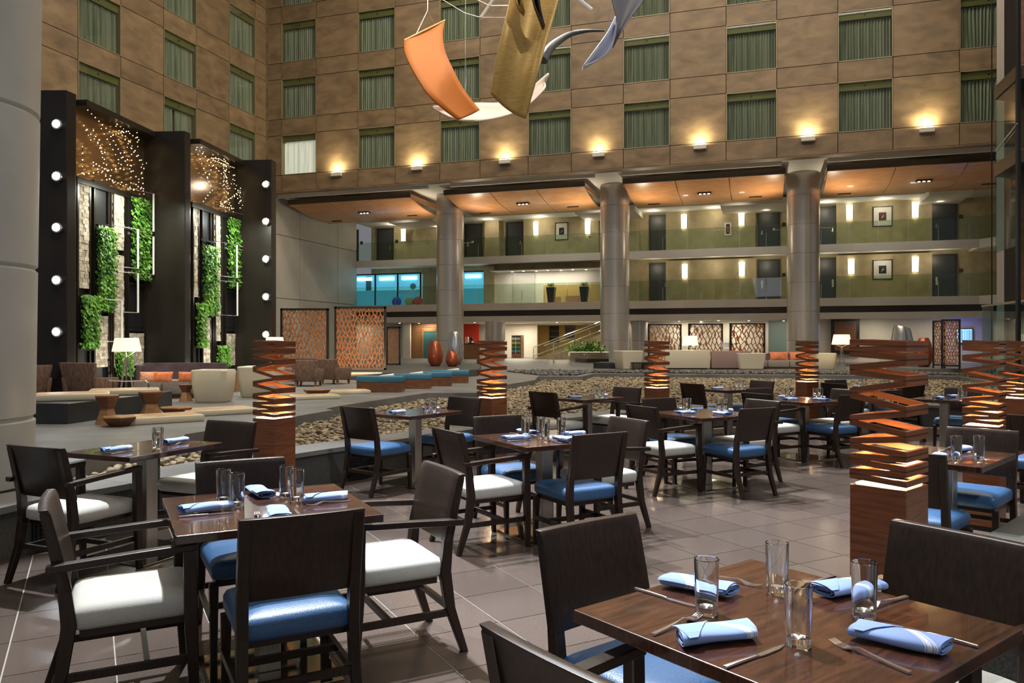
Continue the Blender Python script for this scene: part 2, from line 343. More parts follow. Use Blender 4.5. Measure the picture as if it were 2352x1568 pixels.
def scatter(pts,size,iv,zf=(.45,.6),tilt=.25):
    v,f=iv; n=len(pts); out=np.empty((n,len(v),3)); 
    for i,(x,y,z,s) in enumerate(pts):
        a=rng.uniform(0,6.28); b_=rng.normal(0,tilt); c=rng.normal(0,tilt)
        q=v*np.array([s*rng.uniform(.85,1.45),s*rng.uniform(.7,1.0),s*rng.uniform(*zf)])
        Rz=np.array([[math.cos(a),-math.sin(a),0],[math.sin(a),math.cos(a),0],[0,0,1]]); Rx=np.array([[1,0,0],[0,math.cos(b_),-math.sin(b_)],[0,math.sin(b_),math.cos(b_)]]); Ry=np.array([[math.cos(c),0,math.sin(c)],[0,1,0],[-math.sin(c),0,math.cos(c)]])
        out[i]=q@(Rz@Rx@Ry).T+np.array([x,y,z])
    Fa=(f[None]+(np.arange(n)*len(v))[:,None,None]).reshape(-1,3)
    return out.reshape(-1,3),Fa
pp=[]; y=5.5
while y<27:
    st=.072 if y<14 else .092; x=-4.4
    while x<14:
        X=x+rng.uniform(-.03,.03); Y=y+rng.uniform(-.03,.03)
        if abs(X)<Y*.68+.3 and inside(X,Y,BED):
            pp.append((X,Y,.155+abs(rng.normal(0,.022)),st*rng.uniform(.44,.72)))
            if rng.uniform()<.35 : pp.append((X+.04,Y+.03,.215+rng.uniform(0,.025),st*rng.uniform(.42,.66)))
        x+=st
    y+=st*.86
pp=[(x,y,z+.02,s) for (x,y,z,s) in pp]
rngk=[(-(p[3]/p[1])*(1 if p[2]>.2 else .55),i) for i,p in enumerate(pp)]; rngk.sort(); near=set(i for _,i in rngk[:300])
lib=[]
for k in range(8):
    V,Fa=scatter([(0,0,0,1.0)],1,I2); lib.append(bigmesh('pebble',V,Fa,M['pebble'],smooth=True)); 
libm=[o_.data for o_ in lib]
for o_ in lib: bpy.data.objects.remove(o_)
M['pebble1']=noisy(mk('river_pebble_single',(.3,.25,.17),.7),(.2,.155,.09),(.37,.3,.2),(2,2,2),2,3,rand=.35)
for q in libm: q.materials[0]=M['pebble1']
for i in near:
    x,y,z,s=pp[i]; inst('pebble',libm[i%8],bedo,(x,y,z),random.uniform(0,6.28),(s,s,s))
nr=[p for i,p in enumerate(pp) if i not in near and p[1]<11]; fr=[p for i,p in enumerate(pp) if i not in near and p[1]>=11]
V,Fa=scatter(nr,1,I2); tag(bigmesh('pebbles',V,Fa,M['pebble'],bedo,True),kind='stuff')
V,Fa=scatter(fr,1,I1); tag(bigmesh('far_pebbles',V,Fa,M['pebble'],bedo,True),kind='stuff')
# dark gravel strip on the lobby side
GR=[(.9,25.6),(2.1,25.5),(2.75,27.6),(8,26.7),(12.9,25.9),(14.6,25.6),(13.3,20.6),(13.6,20.3),(15.3,25.6),(14.4,28.4),(4,29.3),(.9,29.6),(-.2,28.8)]
g0=MB().prism(GR,.375,.388).build('gravel_strip',M['soil']); tag(g0,'strip of dark grey gravel behind the pebble bed','gravel')
pts=[]
for _ in range(15000):
    x=rng.uniform(-.3,16.5); y=rng.uniform(20.2,31.6)
    if inside(x,y,GR): pts.append((x,y,.40+rng.uniform(0,.03),rng.uniform(.035,.06)))
V,Fa=scatter(pts,1,I1,tilt=.5); tag(bigmesh('gravel',V,Fa,M['gravel'],g0,False),kind='stuff')
# raised dark ledges further back
lg=[gp(645,868),gp(770,872),gp(985,873),gp(1100,863),gp(1105,846),gp(640,846)]
o=MB().prism(lg,.38,.6).build('stone_ledge',M['darkstone'],bevel=.01); tag(o,'dark stone ledge carrying the left screens and the three big vases','ledge')
rl=[(14.6,28.0),(17.0,28.0),(19,30),(19.5,35.5),(15.2,35.5)]
o=MB().prism(rl,.38,.52).build('stone_ledge',M['stone'],bevel=.01); tag(o,'grey ledge at right under the copper vase and folding screen','ledge')
o=MB().prism([(1.62,3.42),(3.45,5.2),(5.2,4.3),(5.0,2.2),(2.9,2.2)],-.02,.38).build('stone_bench',M['darkstone'],bevel=.008); tag(o,'dark polished stone block at the right under the nearest lattice lamp','bench')
o=MB().prism([gp(1363,846),gp(1380,843),gp(1500,843),gp(1500,848)],.38,.62).build('stone_step',M['blackstone']); tag(o,'black stone step at the foot of the middle column','step')

# ================================================================ BACK BUILDING (local frame x=s, y=c)
CF=35.8; SL=-25.5; ZS=10.37; WH=2.13; RH=3.0; ZB=9.5
S0=-24.54; SP=4.587; WW=2.13
wb=back('wall_back'); MB().box(SL-.7,SL+.13,CF+.0,CF+.75,ZB,23.5).build('corner_post',M['facade'],wb); tag(wb,'tall bronze-brown panelled atrium wall with rows of windows','wall',kind='structure')
MB().box(SL,16,CF+.5,CF+.6,ZB,23.5).build('backing',M['black'],wb)
MB().box(SL,16,CF,CF+.5,ZB-.05,ZB).build('soffit_edge',M['facade'],wb)
pm={}
def panel(par,w,h,loc,axis):
    key=(round(w,3),round(h,3),axis)
    if key not in pm:
        g_=.014
        b_=MB().box(g_,w-g_,0,.12,g_,h-g_) if axis=='s' else MB().box(-.12,0,g_,w-g_,g_,h-g_)
        o_=b_.build('panel',M['facade'],par); pm[key]=o_.data; o_.location=loc; return o_
    return inst('panel',pm[key],par,loc)
rows=[(ZB,ZS-ZB,False)]
for k in range(5): rows+=[(ZS+RH*k,WH,True),(ZS+RH*k+WH,RH-WH,False)]
cols=[(SL+.12,S0-SL-.12,False)]
for k in range(9): cols+=[(S0+SP*k,WW,True),(S0+SP*k+WW,SP-WW,False)]
for z,h,wr in rows:
    if z>21: continue
    for s_,w,wc in cols:
        if wr and wc: continue
        if s_>13: continue
        panel(wb,w,h,(s_,CF,z),'s')
# windows
def pleat(w,h,n=22,amp=.035,twist=0):
    vs=[];fs=[]; m_=n*4
    for i in range(m_+1):
        t=i/m_; x=t*w; a=amp*math.sin(t*n*2*PI)
        vs.append((x+twist*math.sin(t*9),a*1.25,0)); vs.append((x,a*.8,h))
    for i in range(m_): fs.append((2*i,2*i+2,2*i+3,2*i+1))
    return vs,fs
def make_window(kind):
    r=empty('window')
    fr=MB(); f_=.035
    fr.box(0,f_,-.02,.4,0,WH).box(WW-f_,WW,-.02,.4,0,WH).box(0,WW,-.02,.4,0,f_).box(0,WW,-.02,.4,WH-f_,WH); fr.build('frame',M['framem'],r)
    hd=MB().box(f_,WW-f_,.1,.16,WH-.36,WH-f_).build('header',M['olive'],r)
    MB().lathe([(.035,0),(.035,.01)],12).build('sprinkler',M['black'],hd).location=(WW/2,.095,WH-.2); hd.children[0].rotation_euler=(R(90),0,0)
    b_=MB(); v,f=pleat(WW-.1,WH-.42,17 if kind!=2 else 15,.06,.05 if kind==2 else 0); b_.add([(x+.05,y+.24,z+.05) for x,y,z in v],f)
    if kind==1: b_=MB(); v,f=pleat(.75,WH-.42,8); b_.add([(x+.05,y+.24,z+.05) for x,y,z in v],f); v,f=pleat(1.1,WH-.42,12); b_.add([(x+.93,y+.24,z+.05) for x,y,z in v],f)
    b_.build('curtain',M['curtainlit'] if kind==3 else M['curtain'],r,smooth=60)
    t_=MB()
    for k in range(24): t_.box(.06+k*.087,.1+k*.087,.2,.21,WH-.4,WH-.37)
    t_.build('curtain_hooks',M['paper'],r)
    MB().box(f_,WW-f_,.03,.04,f_,WH-f_).build('pane',M['pane'],r)
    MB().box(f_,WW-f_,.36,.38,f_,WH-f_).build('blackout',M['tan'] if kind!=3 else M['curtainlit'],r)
    return r
protos={k:make_window(k) for k in (0,1,2,3)}; used=set(); wn=0
ordn=['first','second','third','fourth','fifth','sixth','seventh','eighth']; rown=['bottom','second','third','top']
def window(kind,loc,rz,label):
    global wn
    wn+=1
    if kind in used: o_=copy_tree(protos[kind])
    else: o_=protos[kind]; used.add(kind)
    o_.name='window_%d'%wn; o_.location=loc; o_.rotation_euler=(0,0,rz)
    tag(o_,label,'window',kind='structure'); return o_
def bw(s,c,z): return (s*UX-c*UY,s*UY+c*UX,z)
for k in range(8):
    for r_ in range(4):
        s_=S0+SP*k; z_=ZS+RH*r_
        # only rows the picture reaches
        d=bd(1176,CF); X,Y,_=bw(s_,CF,0)
        if 784-(z_-CAMH)*F/Y<-5: continue
        kd=3 if (k==0 and r_==0) else (2 if k==7 else 0)
        window(kd,bw(s_,CF,z_),-A17,'%s window%s in the %s row of the back wall, %s from the left corner'%('brightly lit white curtained' if kd==3 else ('ruffled curtain' if kd==2 else 'grey curtained'),'',rown[r_],ordn[k]))
for p_ in (1,): pass
# left wall
wl=back('wall_left'); tag(wl,'bronze-brown panelled atrium wall on the left with windows','wall',kind='structure')
MB().box(SL-.6,SL-.5,18,CF,ZB,24).build('backing',M['black'],wl)
LC=[c for c in (CF-3.06,CF-7.52-.04,CF-12.1)]
lcols=[]; prev=CF
for c in (CF-3.04,CF-7.52,CF-12.08):
    lcols.append((c+WW,prev-c-WW,False)); lcols.append((c,WW,True)); prev=c
lcols.append((prev-2.4,2.4,False)); lcols.append((prev-5,2.6,False))
for z,h,wr in rows:
    if z>21: continue
    for c_,w,wc in lcols:
        if wr and wc: continue
        panel(wl,w,h,(SL,c_,z),'c')
for i,c in enumerate((CF-3.04,CF-7.52,CF-12.08)):
    for r_ in range(4):
        z_=ZS+RH*r_; X,Y,_=bw(SL,c,0)
        if 784-(z_-CAMH)*F/Y<-5: continue
        kd=1 if (i==1 and r_==0) else 0
        window(kd,bw(SL,c,z_),-A17+R(90),'%s window in the %s row of the left wall, %s from the corner'%('half open grey curtain' if kd else 'grey curtained',rown[r_],ordn[i]))
for k in (1,):
    if k not in used:
        for ch in list(protos[k].children_recursive): bpy.data.objects.remove(ch)
        bpy.data.objects.remove(protos[k])
# pale concrete side wall below, with panel seams
wp=back('wall_side'); tag(wp,'pale concrete side wall below the bronze wall beside the walkways','wall',kind='structure')
for (c0,c1) in ((26,34.5),(34.5,39),(39,43.2),(43.2,45.6)):
    for (z0,z1) in ((.38,3.9),(3.9,7.4),(7.4,9.5)):
        MB().box(SL-.15,SL,c0+.015,c1-.015,z0+.015,z1-.015).build('panel',M['concrete'],wp)
MB().box(SL-.2,SL-.15,26,45.6,.38,9.5).build('backing',M['black'],wp)
# facade uplights
for i,px in enumerate((775,959,1161,1376,1608,1856,2128)):
    s_=bs(px,CF); z_=ZS-.16
    u=empty('wall_uplight',bw(s_,CF,z_),-A17); tag(u,'small white uplight glowing on the back wall, %s from the left'%ordn[i],'light','uplights along the back wall')
    MB().box(-.28,.28,-.2,0,-.12,.06).build('housing',M['white'],u,bevel=.01)
    MB().box(-.25,.25,-.18,-.02,.062,.09).build('lens',M['uplight'],u)
    x,y,z=bw(s_,CF-.32,z_+.1); tx,ty,tz=bw(s_,CF+.1,z_+2.2)
    light('uplight_beam','AREA',(x,y,z),(tx,ty,tz),62,(1,.86,.52),.4,.1)
# soffit and walkway structure
so=back('ceiling'); tag(so,'pale soffit ceiling between the bronze wall and the walkways','ceiling',kind='structure')
MB().box(SL,16,CF+.3,46,ZB,ZB+.1).build('soffit_board',M['ceil'],so)
MB().box(SL,16,45.5,48.2,9.25,9.5).build('walkway_ceiling',M['ceil'],so)
for (a,b_) in ((-22.5,-19.5),(-10.5,-7),(-2.3,1.5),(8,10)): MB().box(a,b_,44.3,47.5,8.95,9.25).build('bulkhead',M['white'],so)
for (a,b_) in ((bs(640,37),bs(990,37)),(bs(1040,37),bs(1370,37)),(bs(1430,37),bs(1795,37)),(bs(1900,37),12)):
    MB().box(a,b_,36.6,36.75,ZB-.16,ZB).build('light_cove',M['white'],so)
CS=45.5; CW=47.6
wk=back('walkway_walls'); tag(wk,'tan walls of the two guest room walkways','wall',kind='structure')
MB().box(SL,15,CW,CW+.15,3.83,9.3).build('wallcovering',M['tan'],wk)
for (a,b_,z0,z1) in ((bs(960,CW),bs(1068,CW),6.74,9.3),(bs(1117,CW),bs(1150,CW),6.74,9.3),(bs(1206,CW),bs(1378,CW),6.74,9.3),(bs(1531,CW),bs(1735,CW),6.74,9.3),(bs(1920,CW),bs(2138,CW),6.74,9.3),(bs(1531,CW),bs(1735,CW),3.83,6.33),(bs(1920,CW),bs(2138,CW),3.83,6.33),(bs(1448,CW),bs(1470,CW),3.83,9.3),(bs(1115,CW),bs(1140,CW),3.83,6.33)):
    MB().box(a,b_,CW-.35,CW,z0,z1).build('pier',M['tan'],wk)
def slab(z,name,label):
    w=back(name); tag(w,label,'walkway',kind='structure')
    MB().box(SL,10.5,CS,CW+.1,z-.3,z).build('deck',M['ceil'],w)
    MB().box(SL,10.5,CS-.1,CS,z-.42,z+.02).build('fascia',M['white'],w,bevel=.01)
    MB().prism([(10.5,CS-.1),(13.2,CS-3.2),(16,CS-3.2),(16,CW),(10.5,CW)],z-.42,z+.02).build('return_deck',M['white'],w)
    # glass balustrade panes
    s_=SL+.05; k=0
    while s_<10.3:
        e_=min(s_+1.42,10.5); MB().box(s_+.015,e_-.015,CS-.06,CS-.045,z+.02,z+1.2).build('pane',M['rail'],w)
        MB().box(s_-.01,s_+.01,CS-.045,CS-.02,z+.02,z+.8).build('post',M['steel'],w)
        s_=e_
    MB().prism([(10.5,CS-.06),(13.0,CS-3.0),(13.02,CS-2.98),(10.52,CS-.04)],z+.02,z+1.2).build('pane',M['rail'],w)
    return w
w3=slab(6.74,'walkway_upper','upper guest room walkway with glass balustrade')
w2=slab(3.83,'walkway_lower','lower guest room walkway with glass balustrade')
g_=MB(); 
for k in range(4): g_.box(SL,15,CS+.05,CS+.12,3.12+k*.075,3.16+k*.075)
MB().box(SL,15,CS+.14,CS+.2,3.05,3.42).build('grille_back',M['black'],w2); tag(g_.build('grille_bars',M['bronze'],w2))
MB().box(SL,15,CS-.02,CS+.3,2.72,3.07).build('lower_fascia',M['white'],w2,bevel=.01)
MB().box(SL,15,CS+.3,62,2.72,2.8).build('lobby_ceiling',M['ceil'],w2)
# return wing at right
o=MB().prism([(13.4,CS-6),(13.6,CS-6),(13.6,CW),(13.4,CW)],2.8,9.3).build('wall_right',M['tan']); o.rotation_euler=(0,0,-A17); tag(o,'tan wall of the walkway turning forward at right','wall',kind='structure')
# doors
dn=0
def door(px,zf,label,c=CW,w=1.05,handle=1,hang=False):
    global dn; dn+=1
    s_=bs(px,c); d=empty('door_%d'%dn,bw(s_,c,zf),-A17); tag(d,label,'door',kind='structure')
    MB().box(-w/2-.09,-w/2,-.12,0,0,2.42).box(w/2,w/2+.09,-.12,0,0,2.42).box(-w/2,w/2,-.12,0,2.33,2.42).build('frame',M['doorframe'],d)
    MB().box(-w/2,w/2,-.05,0,0,2.33).build('leaf',M['door'],d)
    MB().box(handle*w*.36-.03,handle*w*.36+.03,-.08,-.05,.95,1.2).box(handle*w*.36-.08,handle*w*.36+.03,-.12,-.08,1.0,1.04).build('handle',M['chrome'],d)
    if hang: MB().box(handle*w*.36-.05,handle*w*.36+.05,-.14,-.125,.75,1.15).build('door_hanger',M['paper'],d)
    MB().box(w/2+.2,w/2+.4,-.03,0,1.4,1.62).build('room_plaque',M['bronze'],d)
    return d
for px,l,h in ((806,'far left edge, beside the side wall',1),(886,'left of the first column, upper walkway',1),(1088,'right behind the left column, upper walkway',-1),(1183,'left of the small framed picture, upper walkway',1),(1515,'right of the middle column, upper walkway',1),(1766,'left of the right column, upper walkway',-1),(1896,'half hidden behind the right column, upper walkway',1),(2168,'far right end of the upper walkway',-1)):
    door(px,6.74,'dark grey room door at '+l,handle=h)
for px,l,h,hg in ((1515,'right of the middle column, lower walkway',1,0),(1766,'left of the right column, lower walkway',-1,1),(1896,'half hidden by the right column, lower walkway',1,1),(2168,'far right end of the lower walkway',-1,1)):
    door(px,3.83,'dark grey room door at '+l,handle=h,hang=hg)
for z in (6.74,3.83):
    d=empty('door_%d'%(dn+1),bw(13.4,CS-3.8,z),-A17-R(90)); dn+=1; tag(d,'teal glass door on the forward wing, %s walkway'%('upper' if z>5 else 'lower'),'door',kind='structure')
    MB().box(-.55,.55,-.08,0,0,2.3).build('leaf',M['tealglass'],d); MB().box(-.62,-.55,-.1,0,0,2.38).box(.55,.62,-.1,0,0,2.38).build('frame',M['doorframe'],d)
def sconce(px,py,label,grp):
    c=CW-.35; s_=bs(px,c); z_=bz(px,py,c); u=empty('wall_sconce',bw(s_,c,z_),-A17); tag(u,label,'light',grp)
    MB().box(-.17,.17,-.03,0,-.4,.4).build('back_plate',M['white'],u)
    vs=[];n_=8
    for z0 in (-.4,.4):
        for k in range(n_+1):
            t=PI*k/n_; w_=.15+.02*(z0>0); vs.append((-w_*math.cos(t),-.03-.1*math.sin(t),z0))
    MB().add(vs,[(k,k+1,n_+2+k,n_+1+k) for k in range(n_)]).build('diffuser',M['sconce'],u,smooth=50)
for i,(px,py) in enumerate(((927,540),(1231,525),(1350,522),(1571,509),(1703,502),(1951,488),(2102,482))): sconce(px,py,'glowing white wall sconce on the upper walkway, %s from the left'%ordn[i],'upper walkway sconces')
for i,(px,py) in enumerate(((1573,623),(1704,618),(1955,612),(2102,607))): sconce(px,py,'glowing white wall sconce on the lower walkway, %s from the left'%ordn[i],'lower walkway sconces')
def picture(px,py,w,h,label,art):
    c=CW-.35; u=empty('framed_picture',bw(bs(px,c),c,bz(px,py,c)),-A17); tag(u,label,'picture')
    MB().box(-w/2,w/2,-.05,0,-h/2,-h/2+.05).box(-w/2,w/2,-.05,0,h/2-.05,h/2).box(-w/2,-w/2+.05,-.05,0,-h/2,h/2).box(w/2-.05,w/2,-.05,0,-h/2,h/2).build('frame',M['black'],u)
    MB().box(-w/2+.04,w/2-.04,-.025,0,-h/2+.04,h/2-.04).build('mount',M['paper'],u)
    MB().box(-w*.19,w*.19,-.03,-.024,-h*.2,h*.2).build('print',art,u)
    mb_=MB(); mb_.tube([(-.05,-.034,-.1),(0,-.034,0),(.06,-.034,.08)],.012,6).tube([(0,-.034,0),(.07,-.034,-.02)],.01,6).build('drawing',M['paper'],u)
A1=mk('brown_print',(.08,.03,.025),.7); A2=mk('black_print',(.01,.01,.01),.6)
picture(1290,531,.85,1.1,'black framed small print between two sconces left of the middle column',A2)
picture(2027,497,1.0,1.12,'black framed picture with reddish print on the upper walkway at right',A1)
picture(2027,619,1.0,1.1,'black framed picture with dark print on the lower walkway at right',A2)
u=empty('fire_cabinet',bw(bs(1672,CW-.35),CW-.35,bz(1672,526,CW-.35)),-A17); tag(u,'small white fire extinguisher cabinet on the upper walkway','cabinet')
MB().box(-.2,.2,-.06,0,-.38,.38).build('box',M['paper'],u); MB().box(-.1,.1,-.07,-.06,-.28,.28).build('window',M['black'],u); MB().lathe([(.05,-.2),(.05,.1),(.02,.16)],10,(0,-.08,0)).build('extinguisher',M['red'],u)
# canopies
def canopy(pl,pr,yl,label,dark_in=0):
    c1=37.3; sl=bs(pl,c1); sr=bs(pr,c1); z1=9.08
    k=back('wood_canopy'); tag(k,label,'canopy')
    prof=[(0,0),(.5,-.12),(1.2,-.26),(2,-.37),(3,-.44),(4.1,-.47)]
    n_=3; w=(sr-sl)/n_
    for i in range(n_):
        a=sl+w*i+.02; b_=sl+w*(i+1)-.02
        vs=[];fs=[]
        for t,z in prof: vs+=[(a,c1+t,z1+z),(b_,c1+t,z1+z)]
        for t,z in prof: vs+=[(a,c1+t,z1+z+.06),(b_,c1+t,z1+z+.06)]
        m_=len(prof)
        for j in range(m_-1):
            fs+=[(2*j,2*j+2,2*j+3,2*j+1),(2*m_+2*j,2*m_+2*j+1,2*m_+2*j+3,2*m_+2*j+2),(2*j,2*m_+2*j,2*m_+2*j+2,2*j+2),(2*j+1,2*j+3,2*m_+2*j+3,2*m_+2*j+1)]
        fs+=[(0,1,2*m_+1,2*m_),(2*m_-2,4*m_-2,4*m_-1,2*m_-1)]
        MB().add(vs,fs).build('panel',M['canopy'],k,smooth=40)
    MB().box(sl-.03,sr+.03,c1-.12,c1,z1-.02,z1+.24).build('front_trim',M['bronze'],k)
    for s_ in (sl-.03,sr): MB().prism([(s_,c1),(s_+.03,c1),(s_+.03,c1+4.1),(s_,c1+4.1)],z1-.1,z1+.16).build('side_trim',M['canopy'],k)
    MB().box((sl+sr)/2-.9,(sl+sr)/2+.9,c1+1,c1+3,z1-.2,ZB+.02).build('hanger_box',M['white'],k)
    md=(sl+sr)/2
    f_=MB().box(md-.33,md+.33,c1+1.6,c1+1.9,z1-.38,z1-.3).build('downlight_box',M['black'],k)
    for j in (-1,0,1): MB().lathe([(.055,-.01),(.055,0)],10,(md+j*.2,c1+1.75,z1-.385)).build('lens',M['glow'],f_)
    MB().box(sl+.7,sl+1.3,c1+3.3,c1+3.42,z1-.49,z1-.45).box(sr-1.6,sr-1.0,c1+2.9,c1+3.02,z1-.47,z1-.42).build('air_slot',M['black'],k)
canopy(665,943,0,'curved wooden ceiling canopy at far left, beside the pale side wall')
canopy(1022,1343,0,'curved wooden ceiling canopy between the left and middle columns')
canopy(1432,1803,0,'curved wooden ceiling canopy between the middle and right columns')
canopy(1900,2400,0,'curved wooden ceiling canopy right of the right column')
for px in (922,1230,1375,1571,1703,1951,2102):
    c=43.2; x,y,z=bw(bs(px,c),c,9.2); light('walkway_light','SPOT',(x,y,9.15),(x,y+2,5),120,NEUT,.1,spot=140,blend=.8)
for i,px in enumerate((900,1000,1120,1240,1350,1500,1640,1760,1900,2030,2160)):
    for z in (6.25,9.2):
        s_=bs(px,CW-1.2)
        if px<1400 and z<7: continue
        x,y,_=bw(s_,CW-1.1,0); light('walkway_light','POINT',(x,y,z-.25),(x,y,0),18 if z>7 else 14,(1,.88,.65),.08)
# big clad columns
def ringcol(name,x,y,r,z0,z1,rings,m,label,taper=0):
    k=empty(name,(x,y,z0)); tag(k,label,'column')
    zs=[z0]+rings+[z1]
    for a,b_ in zip(zs[:-1],zs[1:]):
        ra=r+taper*(a-z0); rb=r+taper*(b_-z0)
        MB().lathe([(ra-.02,a-z0),(ra,a-z0+.015),(rb,b_-z0-.03),(rb-.02,b_-z0-.015),(rb-.02,b_-z0)],48,(0,0,0)).build('cladding_ring',m,k,smooth=35)
    return k
for px,l in ((1034,'left'),(1412,'middle'),(1845,'right')):
    c=39.6; x,y,_=bw(bs(px,c),c,0)
    base=.6 if px==1034 else .38
    ringcol('column',x,y,.74,.38,ZB,[1.55+1.37*k for k in range(6)],M['column'],'tall round metal-clad column, %s one of the three before the walkways'%l)
for px,l,r_,c in ((1137,'left',.6,44.2),(1468,'right',.6,46.5)):
    x,y,_=bw(bs(px,c),c,0); ringcol('column',x,y,r_,.38,2.72,[1.55],M['column'],'short round metal-clad column under the lower walkway, %s one'%l)
for px in (1034,1412,1845):  # invented uplights beside the columns, added to brighten the canopies
    for ds in (-1.3,1.3):
        c=39.2; s_=bs(px,c)+ds; x,y,z=bw(s_,c,6.9); tx,ty,tz=bw(s_+ds*1.3,c-.5,9.2)
        u=empty('added_uplight',(x,y,6.9),-A17); tag(u,'small uplight added to brighten the canopies, bracketed to the %s big column, %s side'%({1034:'left',1412:'middle',1845:'right'}[px],'left' if ds<0 else 'right'),'light')
        MB().lathe([(.05,-.1),(.07,.0)],12,cap=False).build('housing',M['steel'],u); MB().tube([(0,0,-.08),(-ds*.45,0,-.08)],.015,6).build('bracket',M['steel'],u)
        light('uplight_beam','SPOT',(x,y,7.0),(tx,ty,tz),260,(1,.84,.62),.05,spot=150,blend=.9)
# the big near column at left
k=ringcol('column',-4.33,5.95,.585,.38,14,[.91,2.08,3.28,4.5,5.7,7.0,9.0,11.0],M['paint'],'huge pale grey column at the left edge of the view',taper=.013)
MB().lathe([(.56,0),(.56,13)],32).build('core',M['black'],k)
# ================================================================ DARK FEATURE WALL AT LEFT
ZT=6.3
fw=empty('feature_wall'); tag(fw,'tall dark zigzag feature wall with greenery, stone strips and fairy lights','wall panel')
def twr(poly,label=None):
    return MB().prism(poly,.38,ZT).build('tower',M['darkpanel'],fw,bevel=.012)
twr([(-9.6,14.87),(-8.5,14.87),(-8.45,15.1),(-8.72,15.5),(-9.6,15.5)])
twr([(-8.43,17.8),(-7.45,17.75),(-7.41,17.95),(-7.66,18.5),(-8.5,18.5)])
twr([(-7.37,20.62),(-6.34,20.54),(-6.3,20.8),(-6.6,21.2),(-7.4,21.2)])
WALLS=[((-8.69,15.47),(-8.43,17.85),(172,331)),((-7.64,18.45),(-7.38,20.67),(437,536))]
LEAFN=0
def hang_wall(idx,rects_stone,rects_green,rects_dark,bron,rods):
    (ax,ay),(bx,by),_=WALLS[idx]; A=Vector((ax,ay,0)); B_=Vector((bx,by,0)); t=(B_-A).normalized(); ln=(B_-A).length; rz=math.atan2(t.y,t.x)
    w=empty('wall_section',(ax,ay,0),rz,fw)   # local x along wall, -y towards room
    def sx(px):
        r=(px-1176)/F; # A + s t = d(r,1)
        d_=(ax-ay*t.x/t.y)/(r-t.x/t.y); return (d_-ay)/t.y, d_
    def rect(x0,x1,y0,y1):
        s0,d0=sx(x0); s1,d1=sx(x1); dm=(d0+d1)/2
        return s0,s1,CAMH+(784-y1)/F*dm,CAMH+(784-y0)/F*dm
    MB().box(-.05,ln+.05,0,.3,.38,ZT-.05).build('backing',M['black'],w)
    MB().box(-.05,ln+.05,-.3,0,ZT-.14,ZT-.02).build('top_rail',M['darkpanel'],w)
    zb=bron
    o=MB().box(0,ln,-.03,0,zb,ZT-.14).build('bronze_panel',M['mirrorbronze'],w)
    MB().box(-.05,ln+.05,-.1,0,zb-.12,zb).build('middle_rail',M['darkpanel'],w)
    xs=set()
    for (x0,x1,y0,y1) in rects_stone:
        s0,s1,z0,z1=rect(x0,x1,y0,y1); z1=min(z1,zb-.12); m_=MB(); z=z0
        while z<z1-.01:
            h=random.uniform(.05,.09); x=s0
            while x<s1-.005:
                ww=min(random.uniform(.05,.12),s1-x); m_.box(x+.001,x+ww-.001,-random.uniform(.05,.068),-.0,z+.001,min(z+h,z1)-.001); x+=ww
            z+=h
        tag(m_.build('stone_mosaic',M['mosaic'],w),kind='stuff'); xs.add(round(s0-.02,2)); xs.add(round(s1+.02,2))
    for (x0,x1,y0,y1) in rects_dark:
        s0,s1,z0,z1=rect(x0,x1,y0,y1); MB().box(s0,s1,-.02,0,z0,z1).box(s0-.03,s1+.03,-.07,0,z0-.05,z0).box(s0-.03,s1+.03,-.07,0,z1,z1+.05).build('dark_panel',M['black'],w)
    for x in xs: MB().box(x-.025,x+.025,-.07,0,.38,zb-.1).build('mullion',M['darkpanel'],w)
    for (x0,x1,y0,y1) in rects_green:
        s0,s1,z0,z1=rect(x0,x1,y0,y1); n_=int(900*(s1-s0)*(z1-z0)/.5)+300
        g_=MB().box(s0+.03,s1-.03,-.08,0,z0+.03,z1-.03).build('planting_tray',M['black'],w)
        V=np.empty((n_,4,3))
        c=np.stack([rng.uniform(s0,s1,n_),-rng.uniform(.08,.22,n_),rng.uniform(z0,z1,n_)],1)
        l=rng.uniform(.04,.085,n_); a=rng.uniform(-.9,.9,n_)
        dx=np.stack([np.sin(a)*l,-rng.uniform(.1,.7,n_)*l,-np.cos(a)*l],1); sd=np.stack([np.cos(a)*l*.35,rng.uniform(-.3,.3,n_)*l,np.sin(a)*l*.35],1)
        V[:,0]=c; V[:,1]=c+dx*.5+sd; V[:,2]=c+dx; V[:,3]=c+dx*.5-sd
        tag(bigmesh('foliage',V.reshape(-1,3),np.arange(n_*4).reshape(-1,4),M['leaf'],g_,k=4),kind='stuff')
    for (px,ya,yb,pa) in rods:
        s_,d_=sx(px); sa,_=sx(pa); zt=CAMH+(784-ya)/F*d_; zl=CAMH+(784-yb)/F*d_
        r_=MB().tube([(s_,-.3,zl),(s_,-.3,zt)],.022,8).build('glass_rod',M['paper'],w,smooth=40)
        for z in (zt,zl): MB().tube([(sa,-.02,z),(sa,-.14,z),(s_,-.3,z)],.009,6).lathe([(.035,-.03),(.035,.03)],10,(sa,-.06,z)).build('bracket',M['chrome'],r_)
    # fairy lights
    fl_=empty('fairy_lights',(0,0,0),0,w); wire=MB(); bulbs=[]
    zlo,zhi=zb+.08,ZT-.2
    for k in range(24):
        p=Vector((random.uniform(.05,ln-.1),-random.uniform(.08,.28),random.uniform(zlo,zhi))); l_=random.uniform(.5,1.5); a_=random.uniform(0,PI)
        q=p+Vector((math.cos(a_)*l_,0,math.sin(a_)*l_*random.choice((-1,1)))); q.x=min(max(q.x,.05),ln-.08); q.z=min(max(q.z,zlo),zhi); q.y=-random.uniform(.08,.28)
        nb=max(3,int((q-p).length/.12)); pts=[p.lerp(q,i/nb) for i in range(nb+1)]
        wire.tube(pts,.002,4); bulbs+=[(a.x,a.y,a.z,random.uniform(.007,.012)) for a in pts]
